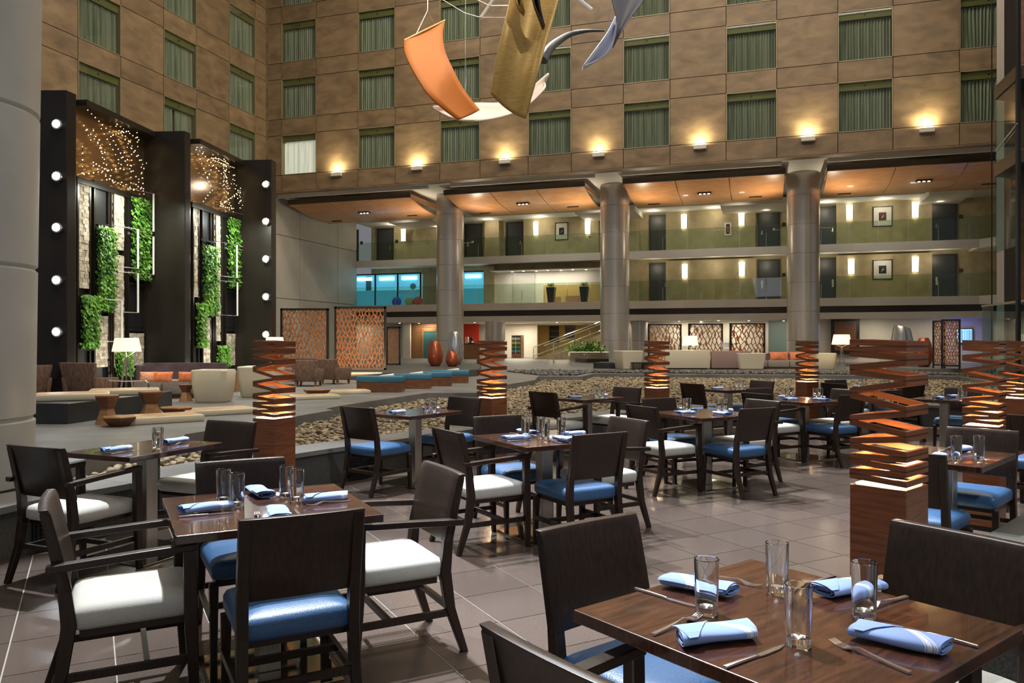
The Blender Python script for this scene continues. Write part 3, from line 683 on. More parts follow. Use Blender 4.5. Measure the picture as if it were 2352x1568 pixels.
    wire.build('wire',M['black'],fl_)
    v,f=I1; V=np.concatenate([v*b_[3]+np.array(b_[:3]) for b_ in bulbs]); Fa=np.concatenate([f+i*len(v) for i in range(len(bulbs))])
    tag(bigmesh('bulbs',V,Fa,M['fairy'],fl_),kind='stuff')
    # flatten: parts may be only three levels deep
    rm=w.matrix_basis.copy()
    for ch in list(w.children):
        if not ch.children or ch.name.startswith(('planting','glass_rod')):
            ch.parent=fw; ch.matrix_basis=Matrix.Translation((ax,ay,0))@Matrix.Rotation(rz,4,'Z')
        else: ch.parent=fw; ch.matrix_basis=Matrix.Translation((ax,ay,0))@Matrix.Rotation(rz,4,'Z')
    bpy.data.objects.remove(w)
    for px in ((250,) if idx==0 else (485,)):
        s_,d_=sx(px); P=A+t*s_
        light('feature_fill_light','AREA',(P.x+.75,P.y-.1,4.7),(P.x,P.y,1.2),55,(.95,1,.85),.5,.2)  # area lights added near the panels to brighten the greenery
        light('feature_fill_light','AREA',(P.x+1.1,P.y-.6,.7),(P.x,P.y,3.4),26,(1,.98,.85),.5,.2)
hang_wall(0,[(174,199,412,662),(250,279,437,573),(255,280,586,843),(212,242,725,843),(290,325,765,839)],
    [(210,248,519,711),(291,333,455,640),(175,209,676,796),(257,286,807,859)],[(212,243,424,512),(292,322,655,755),(176,206,805,880)],CAMH+(784-425)/F*16.3,
    [(324,446,532,289),(324,544,631,289),(287.5,527,617,251),(287.5,628,718,251),(249,690,784,213)])
hang_wall(1,[(440,450,470,682),(486,502,486,604),(490,504,613,783),(461,478,729,848),(514,536,766,839)],
    [(456,486,563,722),(513.6,538,501,660),(442,458,694,794),(490,513,792,839)],[(458,483,477,551),(515,534,670,755),(442,457,800,850)],CAMH+(784-481)/F*19.5,
    [(542,495,569,513),(543,577,652,513),(519,563,638,487),(520,649,725,487)])
def spotfix(px,py,d,label):
    x,y,z=pd(px,py,d); s_=empty('spotlight',(x,y-.005,z)); tag(s_,label,'light','bright spots on the dark towers')
    a=MB().lathe([(.09,0),(.1,.1),(.078,.11)],20).build('housing',M['chrome'],s_,smooth=40); a.rotation_euler=(R(90),0,0)
    b_=MB().lathe([(.072,.112),(.072,.116)],20).build('lens',M['starlight'],s_); b_.rotation_euler=(R(90),0,0)
for i,py in enumerate((288,407,524,644,762)): spotfix(137,py,14.87,'bright white round spotlight on the left dark tower, %s from the top'%ordn[i])
for i,py in enumerate((425,510,596,682,768)): spotfix(613,py,20.55,'bright white round spotlight on the right dark tower, %s from the top'%ordn[i])

# ================================================================ HANGING SCULPTURE
def sail(name,label,le,ri,m,th=.03,parent=None,cat='sculpture',n=6,edge=True,bow=.2):
    """ribbon between two edge curves given as world points"""
    LE=catmull(le,n); RI=catmull(ri,n); k=7; vs=[];fs=[]
    for a,b_ in zip(LE,RI):
        for j in range(k):
            t=j/(k-1); p=a.lerp(b_,t); p.y+=bow*math.sin(PI*t); vs.append(p)
    for i in range(len(LE)-1):
        for j in range(k-1): fs.append((i*k+j,i*k+j+1,(i+1)*k+j+1,(i+1)*k+j))
    mb_=MB().add(vs,fs); o=mb_.build(name,m,parent,smooth=80)
    md=o.modifiers.new('t','SOLIDIFY'); md.thickness=th; md.offset=0
    return o
def P3(L_): return [pd(*p) for p in L_]
sc=empty('hanging_sail',pd(980,60,13.6)); tag(sc,'curved orange sail hanging from a cable in mid air','sculpture','hanging sail sculpture')
def adopt(o,par): o.parent=par; o.matrix_parent_inverse=Matrix.Translation(-Vector(par.location))
o=sail('sail','',P3([(928,93,13.6),(930,122,13.3),(950,165,13),(982,215,12.9),(1016,248,13.1),(1052,275,13.4)]),P3([(1022,47,14.2),(1017,80,14),(1022,118,13.8),(1040,160,13.6),(1064,205,13.7),(1101,253,14)]),M['sailorange'],bow=.05); adopt(o,sc)
o=MB().tube(P3([(928,93,13.6),(1022,47,14.2)]),.022,6).build('edge_tube',M['gold']); adopt(o,sc)
o=MB().tube([pd(956,79,13.75),pd(982,24,13.9),pd(998,58,14.05)],.008,5).tube([pd(982,24,13.9),(pd(982,24,13.9)[0],pd(982,24,13.9)[1],20)],.008,5).build('cable',M['chrome']); adopt(o,sc)
sc=empty('hanging_sail',pd(1200,100,12)); tag(sc,'broad woven gold hanging panel, largest of the sculpture','sculpture','hanging sail sculpture')
o=sail('panel','',P3([(1205,-160,12.4),(1178,-30,12.2),(1158,60,12),(1140,140,12),(1128,216,12.1)]),P3([(1310,-160,12.6),(1290,-30,12.4),(1255,95,12.2),(1232,180,12.1),(1206,273,12.2)]),M['gold']); adopt(o,sc)
o=sail('folded_flap','',P3([(1196,-60,11.9),(1185,0,11.85),(1203,24,11.9)]),P3([(1215,-60,11.9),(1200,0,11.8),(1204,25,11.9)]),M['gold']); adopt(o,sc)
o=sail('side_strip','',P3([(1222,-60,11.8),(1224,0,11.8),(1247,55,11.9)]),P3([(1245,-60,11.8),(1238,0,11.8),(1250,60,11.95)]),M['bronze']); adopt(o,sc)
sc=empty('hanging_sail',pd(1100,250,14.5)); tag(sc,'pale pink crescent sail curling behind the orange one','sculpture','hanging sail sculpture')
o=sail('sail','',P3([(994,244,14.6),(1040,243,14.8),(1090,237,15),(1150,236,15),(1190,222,15),(1232,190,15),(1260,168,15.2)]),P3([(994,246,14.4),(1030,268,14.2),(1075,278,14),(1140,271,14),(1200,250,14.2),(1249,205,14.5),(1250,190,15)]),M['sailpink']); adopt(o,sc)
o=MB().tube([pd(1068,230,14.6),pd(1069,20,14.6),pd(1069,-100,14.6)],.006,5).tube([pd(1068,212,14.6),pd(1071,180,14.6),pd(1068,100,14.6)],.006,5).build('cable',M['chrome']); adopt(o,sc)
sc=empty('hanging_sail',pd(1320,90,12.8)); tag(sc,'dark slender horn-shaped arc behind the gold panel','sculpture','hanging sail sculpture')
pts=[Vector(p) for p in P3([(1246,138,12.5),(1262,112,12.6),(1285,93,12.8),(1313,78,13),(1350,71,13.2),(1388,71,13.4)])]
o=MB().tube(catmull(pts,4),[.09-.0038*i for i in range(21)][:21],8).build('horn',M['horn'],smooth=60); adopt(o,sc)
sc=empty('hanging_sail',pd(1420,60,12)); tag(sc,'grey and white twisted sail coming to a point at right of the sculpture','sculpture','hanging sail sculpture')
o=sail('grey_face','',P3([(1396,-70,12),(1406,0,12),(1416,40,12),(1417,70,12),(1411,98,12.1)]),P3([(1515,-70,12.6),(1478,0,12.4),(1448,40,12.2),(1428,72,12.05),(1412,99,12.1)]),M['sailgrey'],th=.02); adopt(o,sc)
o=sail('white_face','',P3([(1414,38,12.3),(1396,74,12.3),(1368,113,12.3),(1340,151,12.4)]),P3([(1417,52,12.3),(1413,92,12.3),(1388,128,12.3),(1341,152,12.4)]),M['sailwhite'],th=.02); adopt(o,sc)
sc=empty('rigging',pd(1120,20,13.5)); tag(sc,'metal rods and thin cables rigging the hanging sculpture','rigging')
for a,b_ in (((1150,-25,13.5),(1104,41,13.5)),((1300,-25,13),(1360,22,13))):
    o=MB().tube([pd(*a),pd(*b_)],.03,8).build('rod',M['paper']); adopt(o,sc)
for a,b_ in (((1012,-3,13.5),(1067,30,13.5)),((1067,30,13.5),(1103,40,13.5)),((1103,40,13.5),(1160,40,12.6)),((1090,-3,13.5),(1124,13,13.5)),((1124,13,13.5),(1170,13,12.4)),((1339,-60,13),(1339,17,13)),((1403,8,12),(1396,62,12.1))):
    o=MB().tube([pd(*a),pd(*b_)],.007,5).build('cable',M['chrome']); adopt(o,sc)

# ================================================================ LOUNGE FURNITURE
def rrect(w,d,r,n=4):
    out=[]
    for cx,cy,a0 in ((w/2-r,d/2-r,0),(-w/2+r,d/2-r,90),(-w/2+r,-d/2+r,180),(w/2-r,-d/2+r,270)):
        for k in range(n+1): a=R(a0+90*k/n); out.append((cx+r*math.cos(a),cy+r*math.sin(a)))
    return out
def loft(m,secs,cap=True):
    rings=[[(x,y,z) for x,y in rrect(w,d,r)] for w,d,r,z in secs]; n=len(rings[0]); vs=[p for q in rings for p in q]; fs=[]
    for k in range(len(rings)-1):
        for i in range(n): fs.append((k*n+i,k*n+(i+1)%n,(k+1)*n+(i+1)%n,(k+1)*n+i))
    fs.append(tuple(range(n-1,-1,-1))); q=(len(rings)-1)*n; fs.append(tuple(range(q,q+n))); return m.add(vs,fs)
def place(name,px,py,label,cat,rz=0,z=.38,group=None):
    x,y=gp(px,py,z); e_=empty(name,(x,y,z),rz); tag(e_,label,cat,group); return e_
def tub(px,py,label,rz=0,w=.66,h=.6,group=None):
    e_=place('tub_chair',px,py,label,'chair',rz,group=group); e_.location.y+=w/2; s=w/.66
    loft(MB(),[(.5*s,.48*s,.08,0),(.56*s,.54*s,.1,.04),(.64*s,.6*s,.1,h*.6),(.66*s,.62*s,.1,h-.02),(.63*s,.59*s,.09,h),(.54*s,.5*s,.07,h-.02),(.52*s,.48*s,.07,h*.62)]).build('shell',M['leather'],e_,smooth=40)
    loft(MB(),[(.5*s,.46*s,.06,h*.5),(.5*s,.46*s,.06,h*.68),(.46*s,.42*s,.05,h*.7)]).build('seat_cushion',M['leather'],e_,smooth=40)
    return e_
tub(475,926,'cream tub chair with its back to the view, in front of the purple sofa')
tub(585,914,'cream tub chair half behind the lattice lamp in the left lounge',w=.78,h=.62)
tub(512,872,'cream tub chair turned sideways beyond the others, left of the wooden cube',rz=R(70),w=.7,h=.62)
tub(1447,849,'cream tub chair by the middle column, beside the black side table',rz=R(20),w=.95,h=.75)
tub(1730,849,'low cream tub chair seen between the mauve sofa and the orange cushions',w=1.1,h=.66)
tub(1900,849,'low cream tub chair right of the orange cushions in the far lounge',w=.85,h=.66)
tub(2080,850,'cream tub chair below the silver vase at right',rz=R(30),w=1.15,h=1.0)
tub(570,876,'pale cream tub chair behind the lattice lamp, partly hidden',rz=R(-20),w=.7,h=.66)
def lounge(px,py,label,rz,w=.72,h=.72,legs=True):
    e_=place('lounge_chair',px,py,label,'chair',rz)  # faces +y, back towards -y
    mb_=MB(); mb_.sweep(None,[[(-w*.42,-.3,.12),(w*.42,-.3,.12),(w*.42,-.18,.12),(-w*.42,-.18,.12)],[(-w/2,-.42,h),(w/2,-.42,h),(w/2,-.34,h),(-w/2,-.34,h)]])
    mb_.build('backrest',M['brownfab'],e_,bevel=.02,smooth=40)
    MB().box(-w*.42,w*.42,-.25,.3,.12,.34).build('seat',M['brownfab'],e_,bevel=.03,smooth=40)
    for s in (-1,1):
        MB().sweep(None,[[(s*w*.42-.03,-.34,.12),(s*w*.42+.05,-.34,.12),(s*w*.42+.05,.22,.12),(s*w*.42-.03,.22,.12)],[(s*w*.44-.03,-.38,.44),(s*w*.44+.05,-.38,.44),(s*w*.44+.05,.26,.42),(s*w*.44-.03,.26,.42)]]).build('arm',M['brownfab'],e_,bevel=.02,smooth=40)
        for y in (-.24,.24): MB().sweep(None,[[(s*w*.38-.02,y-.02,0),(s*w*.38+.02,y-.02,0),(s*w*.38+.02,y+.02,0),(s*w*.38-.02,y+.02,0)],[(s*w*.36-.028,y-.028,.14),(s*w*.36+.028,y-.028,.14),(s*w*.36+.028,y+.028,.14),(s*w*.36-.028,y+.028,.14)]]).build('leg',M['oak'],e_)
    return e_
lounge(212,917,'brown wave-patterned lounge chair behind the black bench at left',R(-12),.78,.72)
lounge(56,921,'brown lounge chair at far left, beside the big pale column',R(60),.6,.68)
lounge(708,886,'brown wave-patterned lounge chair with back to the view, before the left carved screen',0,.66,.66)
lounge(771,881,'brown wave-patterned lounge chair turned right, before the right carved screen',R(-25),.66,.66)
lounge(660,884,'dark brown lounge chair mostly hidden behind the lattice lamp at left',R(-80),.6,.66)
# black bench with cushions
def benchpts(L_,z): return [gp(a,b_,z) for a,b_ in L_]
Bp=[gp(150,975),gp(330,952),(gp(330,952)[0]+.2,14.2),(-7.3,14.3),(-9.3,11.7),(-7.9,10.5)]
o=MB().prism([(-6.02,10.55),(-5.75,12.35),(-5.8,13.3),(-7.1,13.3),(-8.2,12.6),(-8.2,10.75)],.38,.66).build('bench',M['blackstone'],bevel=.01); tag(o,'long black stone bench at the left lounge','bench')
o2=MB().box(-.12,.12,-.01,.01,.03,.2).build('vent',M['black'],o); o2.location=(-5.86,11.75,.4); o2.rotation_euler=(0,0,R(82))
def cushion(px,py,w,d,rz,label,z=.38,h=.085,dx=0,dy=0):
    x,y=gp(px,py,z); e_=empty('seat_cushion',(x+dx,y+dy,z),rz); tag(e_,label,'cushion','cream leather floor cushions')
    MB().box(-w/2,w/2,-d/2,d/2,0,h-.005).build('pad',M['leather'],e_,bevel=.02,smooth=40)
    MB().box(-w/2+.03,w/2-.03,-d/2+.03,d/2-.03,h-.02,h).build('top_panel',M['leathertop'],e_,bevel=.008)
    return e_
cushion(370,968,1.0,.62,R(38),'cream and tan leather cushion on the floor, nearest the diners',h=.1)
cushion(500,950,1.05,.6,R(38),'cream and tan leather cushion on the floor, left of the first lattice lamp',h=.09)
cushion(722,915,.9,.55,R(28),'cream leather floor cushion right of the first lattice lamp, nearer one',h=.08)
cushion(796,903,.95,.55,R(22),'cream leather floor cushion left of the nearest blue ottoman',h=.08)
cushion(168,917,.95,.6,R(28),'cream leather cushion on the left end of the black bench',z=.66,h=.1)
cushion(287,905,1.0,.6,R(25),'cream leather cushion on the far end of the black bench',z=.66,h=.09)
def hexp(r,z,n=6,rot=0): return [(r*math.cos(2*PI*k/n+rot),r*math.sin(2*PI*k/n+rot),z) for k in range(n)]
def stool(px,py,label,low=False,rz=0,r=.19):
    e_=place('side_table',px,py,label,'stool' if not low else 'table',rz)
    if not low:
        MB().sweep(None,[hexp(r,0),hexp(r*.55,.21)]).build('lower_base',M['oak'],e_)
        MB().sweep(None,[hexp(r*.55,.21),hexp(r,.36),hexp(r,.38)]).build('upper_base',M['walnut'],e_)
    else:
        MB().sweep(None,[hexp(r*.6,0),hexp(r,.1),hexp(r*1.02,.12)]).build('base',M['walnut'],e_)
    MB().sweep(None,[hexp(r*(1 if not low else 1.02),.38 if not low else .12),hexp(r*.97,.392 if not low else .132)]).build('top',M['oak'],e_)
    return e_
stool(246,973,'hourglass wooden stool in front of the black bench, left one',r=.165); stool(346,960,'hourglass wooden stool in front of the black bench, right one',rz=.3,r=.165)
stool(274,978,'low faceted wooden table at the left edge of the nearest floor cushion',True,r=.22); stool(404,954,'low faceted wooden table between the two left floor cushions',True,r=.24); stool(728,908,'small low dark wooden table behind the floor cushions right of the lamp',True,r=.28)
st_=stool(427,921,'small wooden table with drum base before the purple sofa',False,r=.15); st_.scale=(.9,.9,.8)
# sofas
def sofa(name,loc,rz,w,label,h=.62,seatm='greyfab',d=.75,curve=.15):
    e_=empty(name,loc,rz); tag(e_,label,'sofa')
    n_=14; ring=[]; 
    b_=MB(); secs=[]
    for k in range(n_+1):
        t=k/n_; x=-w/2+w*t; y=d/2-curve*math.sin(PI*t)*-1-curve; fl=.012*(k%2)
        secs.append([(x,y-.1-fl,.06),(x,y+.1,.06),(x,y+.13,h),(x,y-.06-fl,h)])
    b_.sweep(None,secs).build('backrest',M['purple'],e_,bevel=.0,smooth=30)
    for k in range(3):
        x0=-w/2+w*k/3; MB().box(x0+.01,x0+w/3-.01,-d/2,d/2-.22-curve*.3,.08,.36).build('seat',M[seatm],e_,bevel=.035,smooth=40)
    MB().box(-w/2+.05,w/2-.05,-d/2+.06,d/2-.25,0,.08).build('plinth',M['walnut'],e_)
    for s in (-1,): MB().box(s*w/2-.05,s*w/2+.05,-.1,d/2-.1,.06,h-.02).build('arm',M['purple'],e_,bevel=.03)
    return e_
x,y=gp(392,916); sofa('sofa',(x,y+.5,.38),R(6),1.62,'purple banquette sofa with grey seats and orange pillows at left',h=.68)
x,y=gp(600,880); sofa('sofa',(x+.1,y+1.7,.38),R(-4),1.9,'purple sofa back showing above the cream tub chairs behind the lattice lamp')
x,y=gp(1835,852); sofa('sofa',(x,y+2.5,.38),R(-4),2.6,'purple pleated sofa with orange pillows in the far right lounge',h=.62)
def pillow(loc,w,h,m,label,rz=0):
    e_=empty('pillow',loc,rz); tag(e_,label,'pillow')
    n_=9; vs=[];fs=[]
    for sgn in (-1,1):
        for i in range(n_):
            for j in range(n_):
                u=i/(n_-1)*2-1; v=j/(n_-1)*2-1; p=1-.06*(1-abs(v)**2)*0; th=.07*max(0,(1-u*u)*(1-v*v))**.45
                pin=.93+.07*abs(u*v)
                vs.append((u*w/2*(pin if abs(u)>.9 else 1),sgn*th,h/2+v*h/2*(.94+.06*abs(u)**2)))
    for s_ in (0,1):
        o_=s_*n_*n_
        for i in range(n_-1):
            for j in range(n_-1):
                q=(o_+i*n_+j,o_+(i+1)*n_+j,o_+(i+1)*n_+j+1,o_+i*n_+j+1); fs.append(q if s_==0 else q[::-1])
    MB().add(vs,fs).build('cover',m,e_,smooth=70); e_.rotation_euler=(R(-14),0,rz)
    return e_
for px,w,m_,l,rz in ((339,.27,'peach','pale peach pillow at the left end of the purple sofa',.3),(373,.36,'orange','orange velvet pillow in the middle of the left purple sofa',0),(430,.36,'orange','orange velvet pillow at the right of the left purple sofa',0)):
    d_=14.45; x=(px-1176)/F*d_; pillow((x,d_,.745),w,.2,M[m_],l,rz)
for px,w,l in ((1790,.75,'orange velvet pillow on the far right purple sofa, left one'),(1836,.75,'orange velvet pillow on the far right purple sofa, middle one'),(1866,.6,'orange velvet pillow on the far purple sofa behind the right lattice lamp')):
    d_=31.8; pillow(((px-1176)/F*d_,d_,.745),w,.34,M['orange'],l)
# cream and mauve sofa backs of the far lounge
def backsofa(p0,p1,m,label,h):
    a=gp(p0,849); b_=gp(p1,849); w=b_[0]-a[0]; e_=empty('sofa',((a[0]+b_[0])/2,a[1]+.5,.38)); tag(e_,label,'sofa')
    MB().box(-w/2,w/2,-.12,.06,.05,h).build('backrest',m,e_,bevel=.03,smooth=40); MB().box(-w/2+.02,w/2-.02,.06,.7,.1,.4).build('seat',m,e_,bevel=.03,smooth=40); MB().box(-w/2+.1,w/2-.1,0,.6,0,.1).build('plinth',M['walnut'],e_)
backsofa(1532,1637,M['leather'],'long cream sofa back in the far lounge behind the gravel strip',.78); backsofa(1640,1733,M['pinkfab'],'mauve sofa back beside the cream one in the far lounge',.74)
# wooden cube, black side table
e_=place('side_table',526,900,'square oak side table between the cream tub chairs','table'); MB().box(-.16,.16,0,.5,0,.42).build('body',M['oak'],e_); MB().box(-.165,.165,-.005,.505,.42,.44).build('top',M['oak'],e_)
e_=place('side_table',1475,849,'low black side table beside the cream tub chair near the middle column','table'); MB().box(-.45,.45,-.3,.3,.26,.3).build('top',M['black'],e_)
for sx_ in (-1,1):
    for sy_ in (-1,1): MB().box(sx_*.4-.02,sx_*.4+.02,sy_*.26-.02,sy_*.26+.02,0,.26).build('leg',M['black'],e_)
e_=place('side_table',1790,849,'small dark wood table before the orange pillows in the far lounge','table'); MB().box(-.5,.45,1.0,1.5,.3,.36).build('top',M['walnut'],e_); MB().box(-.4,.35,1.05,1.4,0,.3).build('base',M['walnut'],e_)
# blue ottomans
def ottoman(px,py,w,label,rz=0,h=.35):
    e_=place('ottoman',px,py,label,'ottoman',rz); e_.location.y+=.3
    P=[(-w/2,-.1),(-w*.15,-.3),(w/2,-.28),(w/2,.3),(-w/2,.3)]
    MB().prism([(x*.97,y*.97) for x,y in P],0,h*.62).build('wood_base',M['walnut'],e_)
    MB().prism(P,h*.62,h).build('cushion_top',M['teal'],e_,bevel=.025,smooth=40)
ottoman(868,901,1.05,'teal topped wooden ottoman, nearest of the row'); ottoman(940,893,1.0,'teal topped wooden ottoman, second of the row',.05); ottoman(995,887,.9,'teal topped wooden ottoman, third of the row',.05); ottoman(1031,880,1.05,'teal topped wooden ottoman, farthest of the row',.05,.34)
for px,py,l in ((905,870,'folded brochure lying on the nearest teal ottoman'),(955,861,'brochure lying on the second teal ottoman'),(1045,853,'folded paper lying on the farthest teal ottoman')):
    x,y={905:(-2.8,17.45),955:(-2.3,18.75),1045:(-1.6,21.25)}[px]; o=MB().box(-.16,.16,-.11,.11,0,.01).add([(-.15,-.1,.012),(.15,-.1,.02),(.15,.1,.05),(-.15,.1,.012)],[(0,1,2,3)]).build('brochure',M['paper']); o.location=(x,y,.731 if px!=1045 else .721); tag(o,l,'brochure')
# floor lamps
def flamp(px,ytop,ybot,w0,w1,d,label):
    x=(px-1176)/F*d; zt=CAMH+(784-ytop)/F*d; zb=CAMH+(784-ybot)/F*d; r0=w0/2/F*d; r1=w1/2/F*d
    e_=empty('floor_lamp',(x,d,.38)); tag(e_,label,'floor lamp')
    MB().lathe([(r1,zb-.38),(r0,zt-.38)],28,cap=False).build('lamp_shade',M['shade'],e_,smooth=60)
    h=zb-.38
    for a in (0,2.1,4.2): MB().tube([(.15*math.cos(a),.15*math.sin(a),0),(.02*math.cos(a),.02*math.sin(a),h-.08)],[.02,.012],6).tube([(0,0,h-.1),(r1*.8*math.cos(a),r1*.8*math.sin(a),h+.02)],.006,5).build('leg',M['steel'],e_)
    light('floor_lamp_bulb','POINT',(x,d,(zt+zb)/2),(0,0,0),9,(1,.85,.6),.08)
flamp(291,776,807,50,62,13.6,'cream shaded floor lamp before the left feature wall'); flamp(631,774,788,36,43,19.0,'cream shaded floor lamp behind the first lattice lamp')
flamp(1585,771,793,30,37,31.5,'cream shaded floor lamp between the right carved screens'); flamp(1933,768,791,34,43,30,'cream shaded floor lamp right of the right column')
# bar with chains by bench
e_=empty('chain_bracket',pd(290,873,12.6)); tag(e_,'thin metal bar with two hanging chains above the black bench','bracket')
ww=12.6/F; MB().tube([(-36*ww,0,0),(0,0,-2*ww),(44*ww,0,0),(51*ww,0,-6*ww)],.012,6).lathe([(.03,-.02),(.03,.02)],10,(-38*ww,0,0)).build('bar',M['chrome'],e_)
for cx in (-31,51):
    c_=MB()
    for k in range(6): 
        z=-.05-k*.032; c_.tube([(cx*ww+.012*math.cos(a),.004,z+.022*math.sin(a)) if k%2 else (cx*ww,.012*math.cos(a),z+.022*math.sin(a)) for a in [i*PI/4 for i in range(9)]],.004,4)
    c_.build('chain',M['black'],e_)
# vases
def vase(px,ybase,ytop,w,z,m,label,tilt=.0,mouth=.5,g='lobby vases'):
    x,y=gp(px,ybase,z); h=(ybase-ytop)/F*y; r=w/2/F*y; e_=empty('vase',(x,y+r,z)); tag(e_,label,'vase'); s=h
    prof=[(.45,0),(.62,.03),(.86,.16),(.98,.32),(1,.45),(.94,.62),(.8,.8),(mouth+.12,.93),(mouth,1.0),(mouth-.06,.99),(mouth,.9),(.7,.7),(.75,.4)]
    mb_=MB().lathe([(a*r,b_*h) for a,b_ in prof],32)
    mb_.v=[(vx,vy,vz+tilt*vx*(vz/h)**3) for vx,vy,vz in mb_.v]
    mb_.build('body',m,e_,smooth=60); MB().lathe([(.7*r,h*.72),(.7*r,h*.73)],24).build('dark_inside',M['black'],e_)
vase(1044,838,761,41,.6,M['silver'],'tall silver vase behind the two copper ones',-.1,.62); vase(998,841,783,37,.6,M['copper'],'copper egg-shaped vase left of the silver vase',-.3,.55); vase(1038,842,807,32,.6,M['copper'],'small round copper vase in front of the silver vase',-.35,.55)
vase(2085,838,750,52,.52,M['silver'],'tall silver vase near the right folding screen',-.25,.62); vase(2132,843,776,40,.52,M['copper'],'copper vase beside the right folding screen',.1,.5)
# carved screens
def screen(x0,x1,ytop,ybot,d,label,z=None,nx=12,ny=12,rz=0,th=.05,fr=.06,m='walnutlit',seed=1,double=True,foot=0):
    w=(x1-x0)/F*d; zt=CAMH+(784-ytop)/F*d; zb=CAMH+(784-ybot)/F*d; xc=((x0+x1)/2-1176)/F*d
    e_=empty('carved_screen',(xc,d,zb),rz); tag(e_,label,'screen'); h=zt-zb
    w=w/max(.3,math.cos(rz))
    MB().box(-w/2,-w/2+fr,-.06,.06,0,h).box(w/2-fr,w/2,-.06,.06,0,h).box(-w/2,w/2,-.06,.06,h-fr,h).box(-w/2,w/2,-.06,.06,foot,foot+fr).build('frame',M['black'],e_)
    rn=random.Random(seed); cw=(w-2*fr)/nx; chh=(h-2*fr-foot)/ny
    for L_ in ((-.035,),(.035,)) if double else ((0,),):
        yy=L_[0]; P={}
        def pt(i,j,k):
            if (i,j,k) not in P:
                x=-w/2+fr+cw*(i+.5*(j%2))+rn.uniform(-.34,.34)*cw; z=foot+fr+chh*(j+(.33 if k else 0))+rn.uniform(-.2,.2)*chh
                P[(i,j,k)]=(min(max(x,-w/2+fr*.8),w/2-fr*.8),yy,min(max(z,foot+fr*.8),h-fr*.8))
            return P[(i,j,k)]
        b_=MB()
        for j in range(ny+1):
            for i in range(-1,nx+1):
                a=pt(i,j,0); c=pt(i,j,1); wd=rn.uniform(.35,.6)*cw*(.36 if double else 1.1)
                b_.bar(a,c,wd*1.2,.02)
                for di in (0,1):
                    ii=i+di-(0 if j%2 else 1)
                    q=pt(ii,j+1,0) if j<ny else None
                    if q: b_.bar(c,q,wd,.02)
        for v_ in range(len(b_.v)): pass
        b_.build('carved_lattice',M['lattice'],e_)
    return e_
M['lattice']=noisy(mk('carved_wood',(.42,.17,.055),.55),(.3,.11,.035),(.5,.21,.07),(5,5,5),3,3)
screen(645,755,708,850,24.6,'large carved wood screen with black frame, left of the pair behind the brown chairs',nx=11,ny=10,seed=1)
screen(769,887,704,849,24.3,'large carved wood screen with black frame, right of the pair behind the brown chairs',nx=13,ny=11,seed=2)
screen(887,920,750,838,30,'narrow carved screen beyond the large pair, beside the left column',nx=6,ny=8,seed=3,double=False)
screen(1488,1565,744,840,36.5,'carved wood screen in the far lounge, left of three',nx=8,ny=7,seed=4,double=False); screen(1581,1660,743,840,36.2,'carved wood screen in the far lounge, middle of three',nx=8,ny=7,seed=5,double=False); screen(1676,1757,742,840,35.9,'carved wood screen in the far lounge, right of three',nx=8,ny=7,seed=6,double=False)
s1=screen(2146,2167,736,847,28.6,'left leaf of the carved folding screen before the copper vase at right',nx=4,ny=13,seed=7,rz=R(-35),fr=.05,foot=.12); s2=screen(2168,2200,733,849,28.0,'right leaf of the carved folding screen, nearer the blue monitor',nx=6,ny=13,seed=8,rz=R(-35),fr=.06,foot=.12)
light('screen_uplight','AREA',(-5.1,22.6,.62),(-5.1,24.4,2.0),55,(1,.6,.3),2.6,.1); light('screen_uplight','AREA',(-7.0,22.7,.62),(-6.4,24.6,2.0),14,(1,.6,.3),1.0,.1)
# exit sign behind screen
o=MB().box(-.3,.3,-.03,.03,-.15,.15).box(-.01,.01,-.01,.01,.15,.32).build('exit_sign',M['exit']); o.location=bw(bs(801,46.6),46.6,2.40); tag(o,'small green exit sign glowing behind the carved screen','sign')
def text(body,loc,size,m,rz=0,parent=None,name='lettering'):
    c=bpy.data.curves.new(name,'FONT'); c.body=body; c.size=size; c.extrude=.003; c.align_x='CENTER'; c.align_y='CENTER'; c.materials.append(m)
    o_=bpy.data.objects.new(name,c); COL.objects.link(o_); o_.location=loc; o_.rotation_euler=(R(90),0,rz)
    me=bpy.data.meshes.new_from_object(o_); bpy.data.objects.remove(o_); o_=bpy.data.objects.new(name,me); COL.objects.link(o_); o_.location=loc; o_.rotation_euler=(R(90),0,rz)
    if parent: o_.parent=parent
    return o_
text('EXIT',(0,-.034,0),.22,M['paper'],0,o)

# ================================================================ LOBBY GROUND LEVEL AND LOWER WALKWAY ROOMS
def bwall(px0,px1,c,z0,z1,m,label,name='wall_lobby',th=.15):
    s0=bs(px0,c); s1=bs(px1,c); e_=MB().box(s0,s1,c,c+th,z0,z1).build(name,m); e_.rotation_euler=(0,0,-A17); tag(e_,label,'wall',kind='structure'); return e_
bwall(1884,2420,46.2,.38,2.76,M['white'],'plain taupe wall at the right of the lobby')
bwall(1470,1765,48,.38,2.76,M['white'],'white wall behind the three carved screens')
bwall(1765,1812,48.5,.38,2.76,mk('pale_teal_glass',(.3,.4,.37),.3),'pale teal glass wall beside the right column')
bwall(620,925,48,.38,2.76,M['concrete'],'grey lobby wall behind the carved screens')
bwall(925,942,47,.38,2.76,M['white'],'white pier left of the timber slat wall')
sw=back('wall_slats'); tag(sw,'timber slat wall with a teal door left of the left column','wall',kind='structure')
s0=bs(942,47.5); s1=bs(1004,47.5); MB().box(s0,s1,47.6,47.7,.38,2.76).build('backing',M['walnut'],sw)
for k in range(22): MB().box(s0,s1,47.52,47.6,.4+k*.107,.49+k*.107).build('slat',M['oak'],sw)
td=empty('door_%d'%(dn+2),bw(bs(988,47.4),47.4,.38),-A17); tag(td,'teal door in a timber frame left of the left column','door',kind='structure')
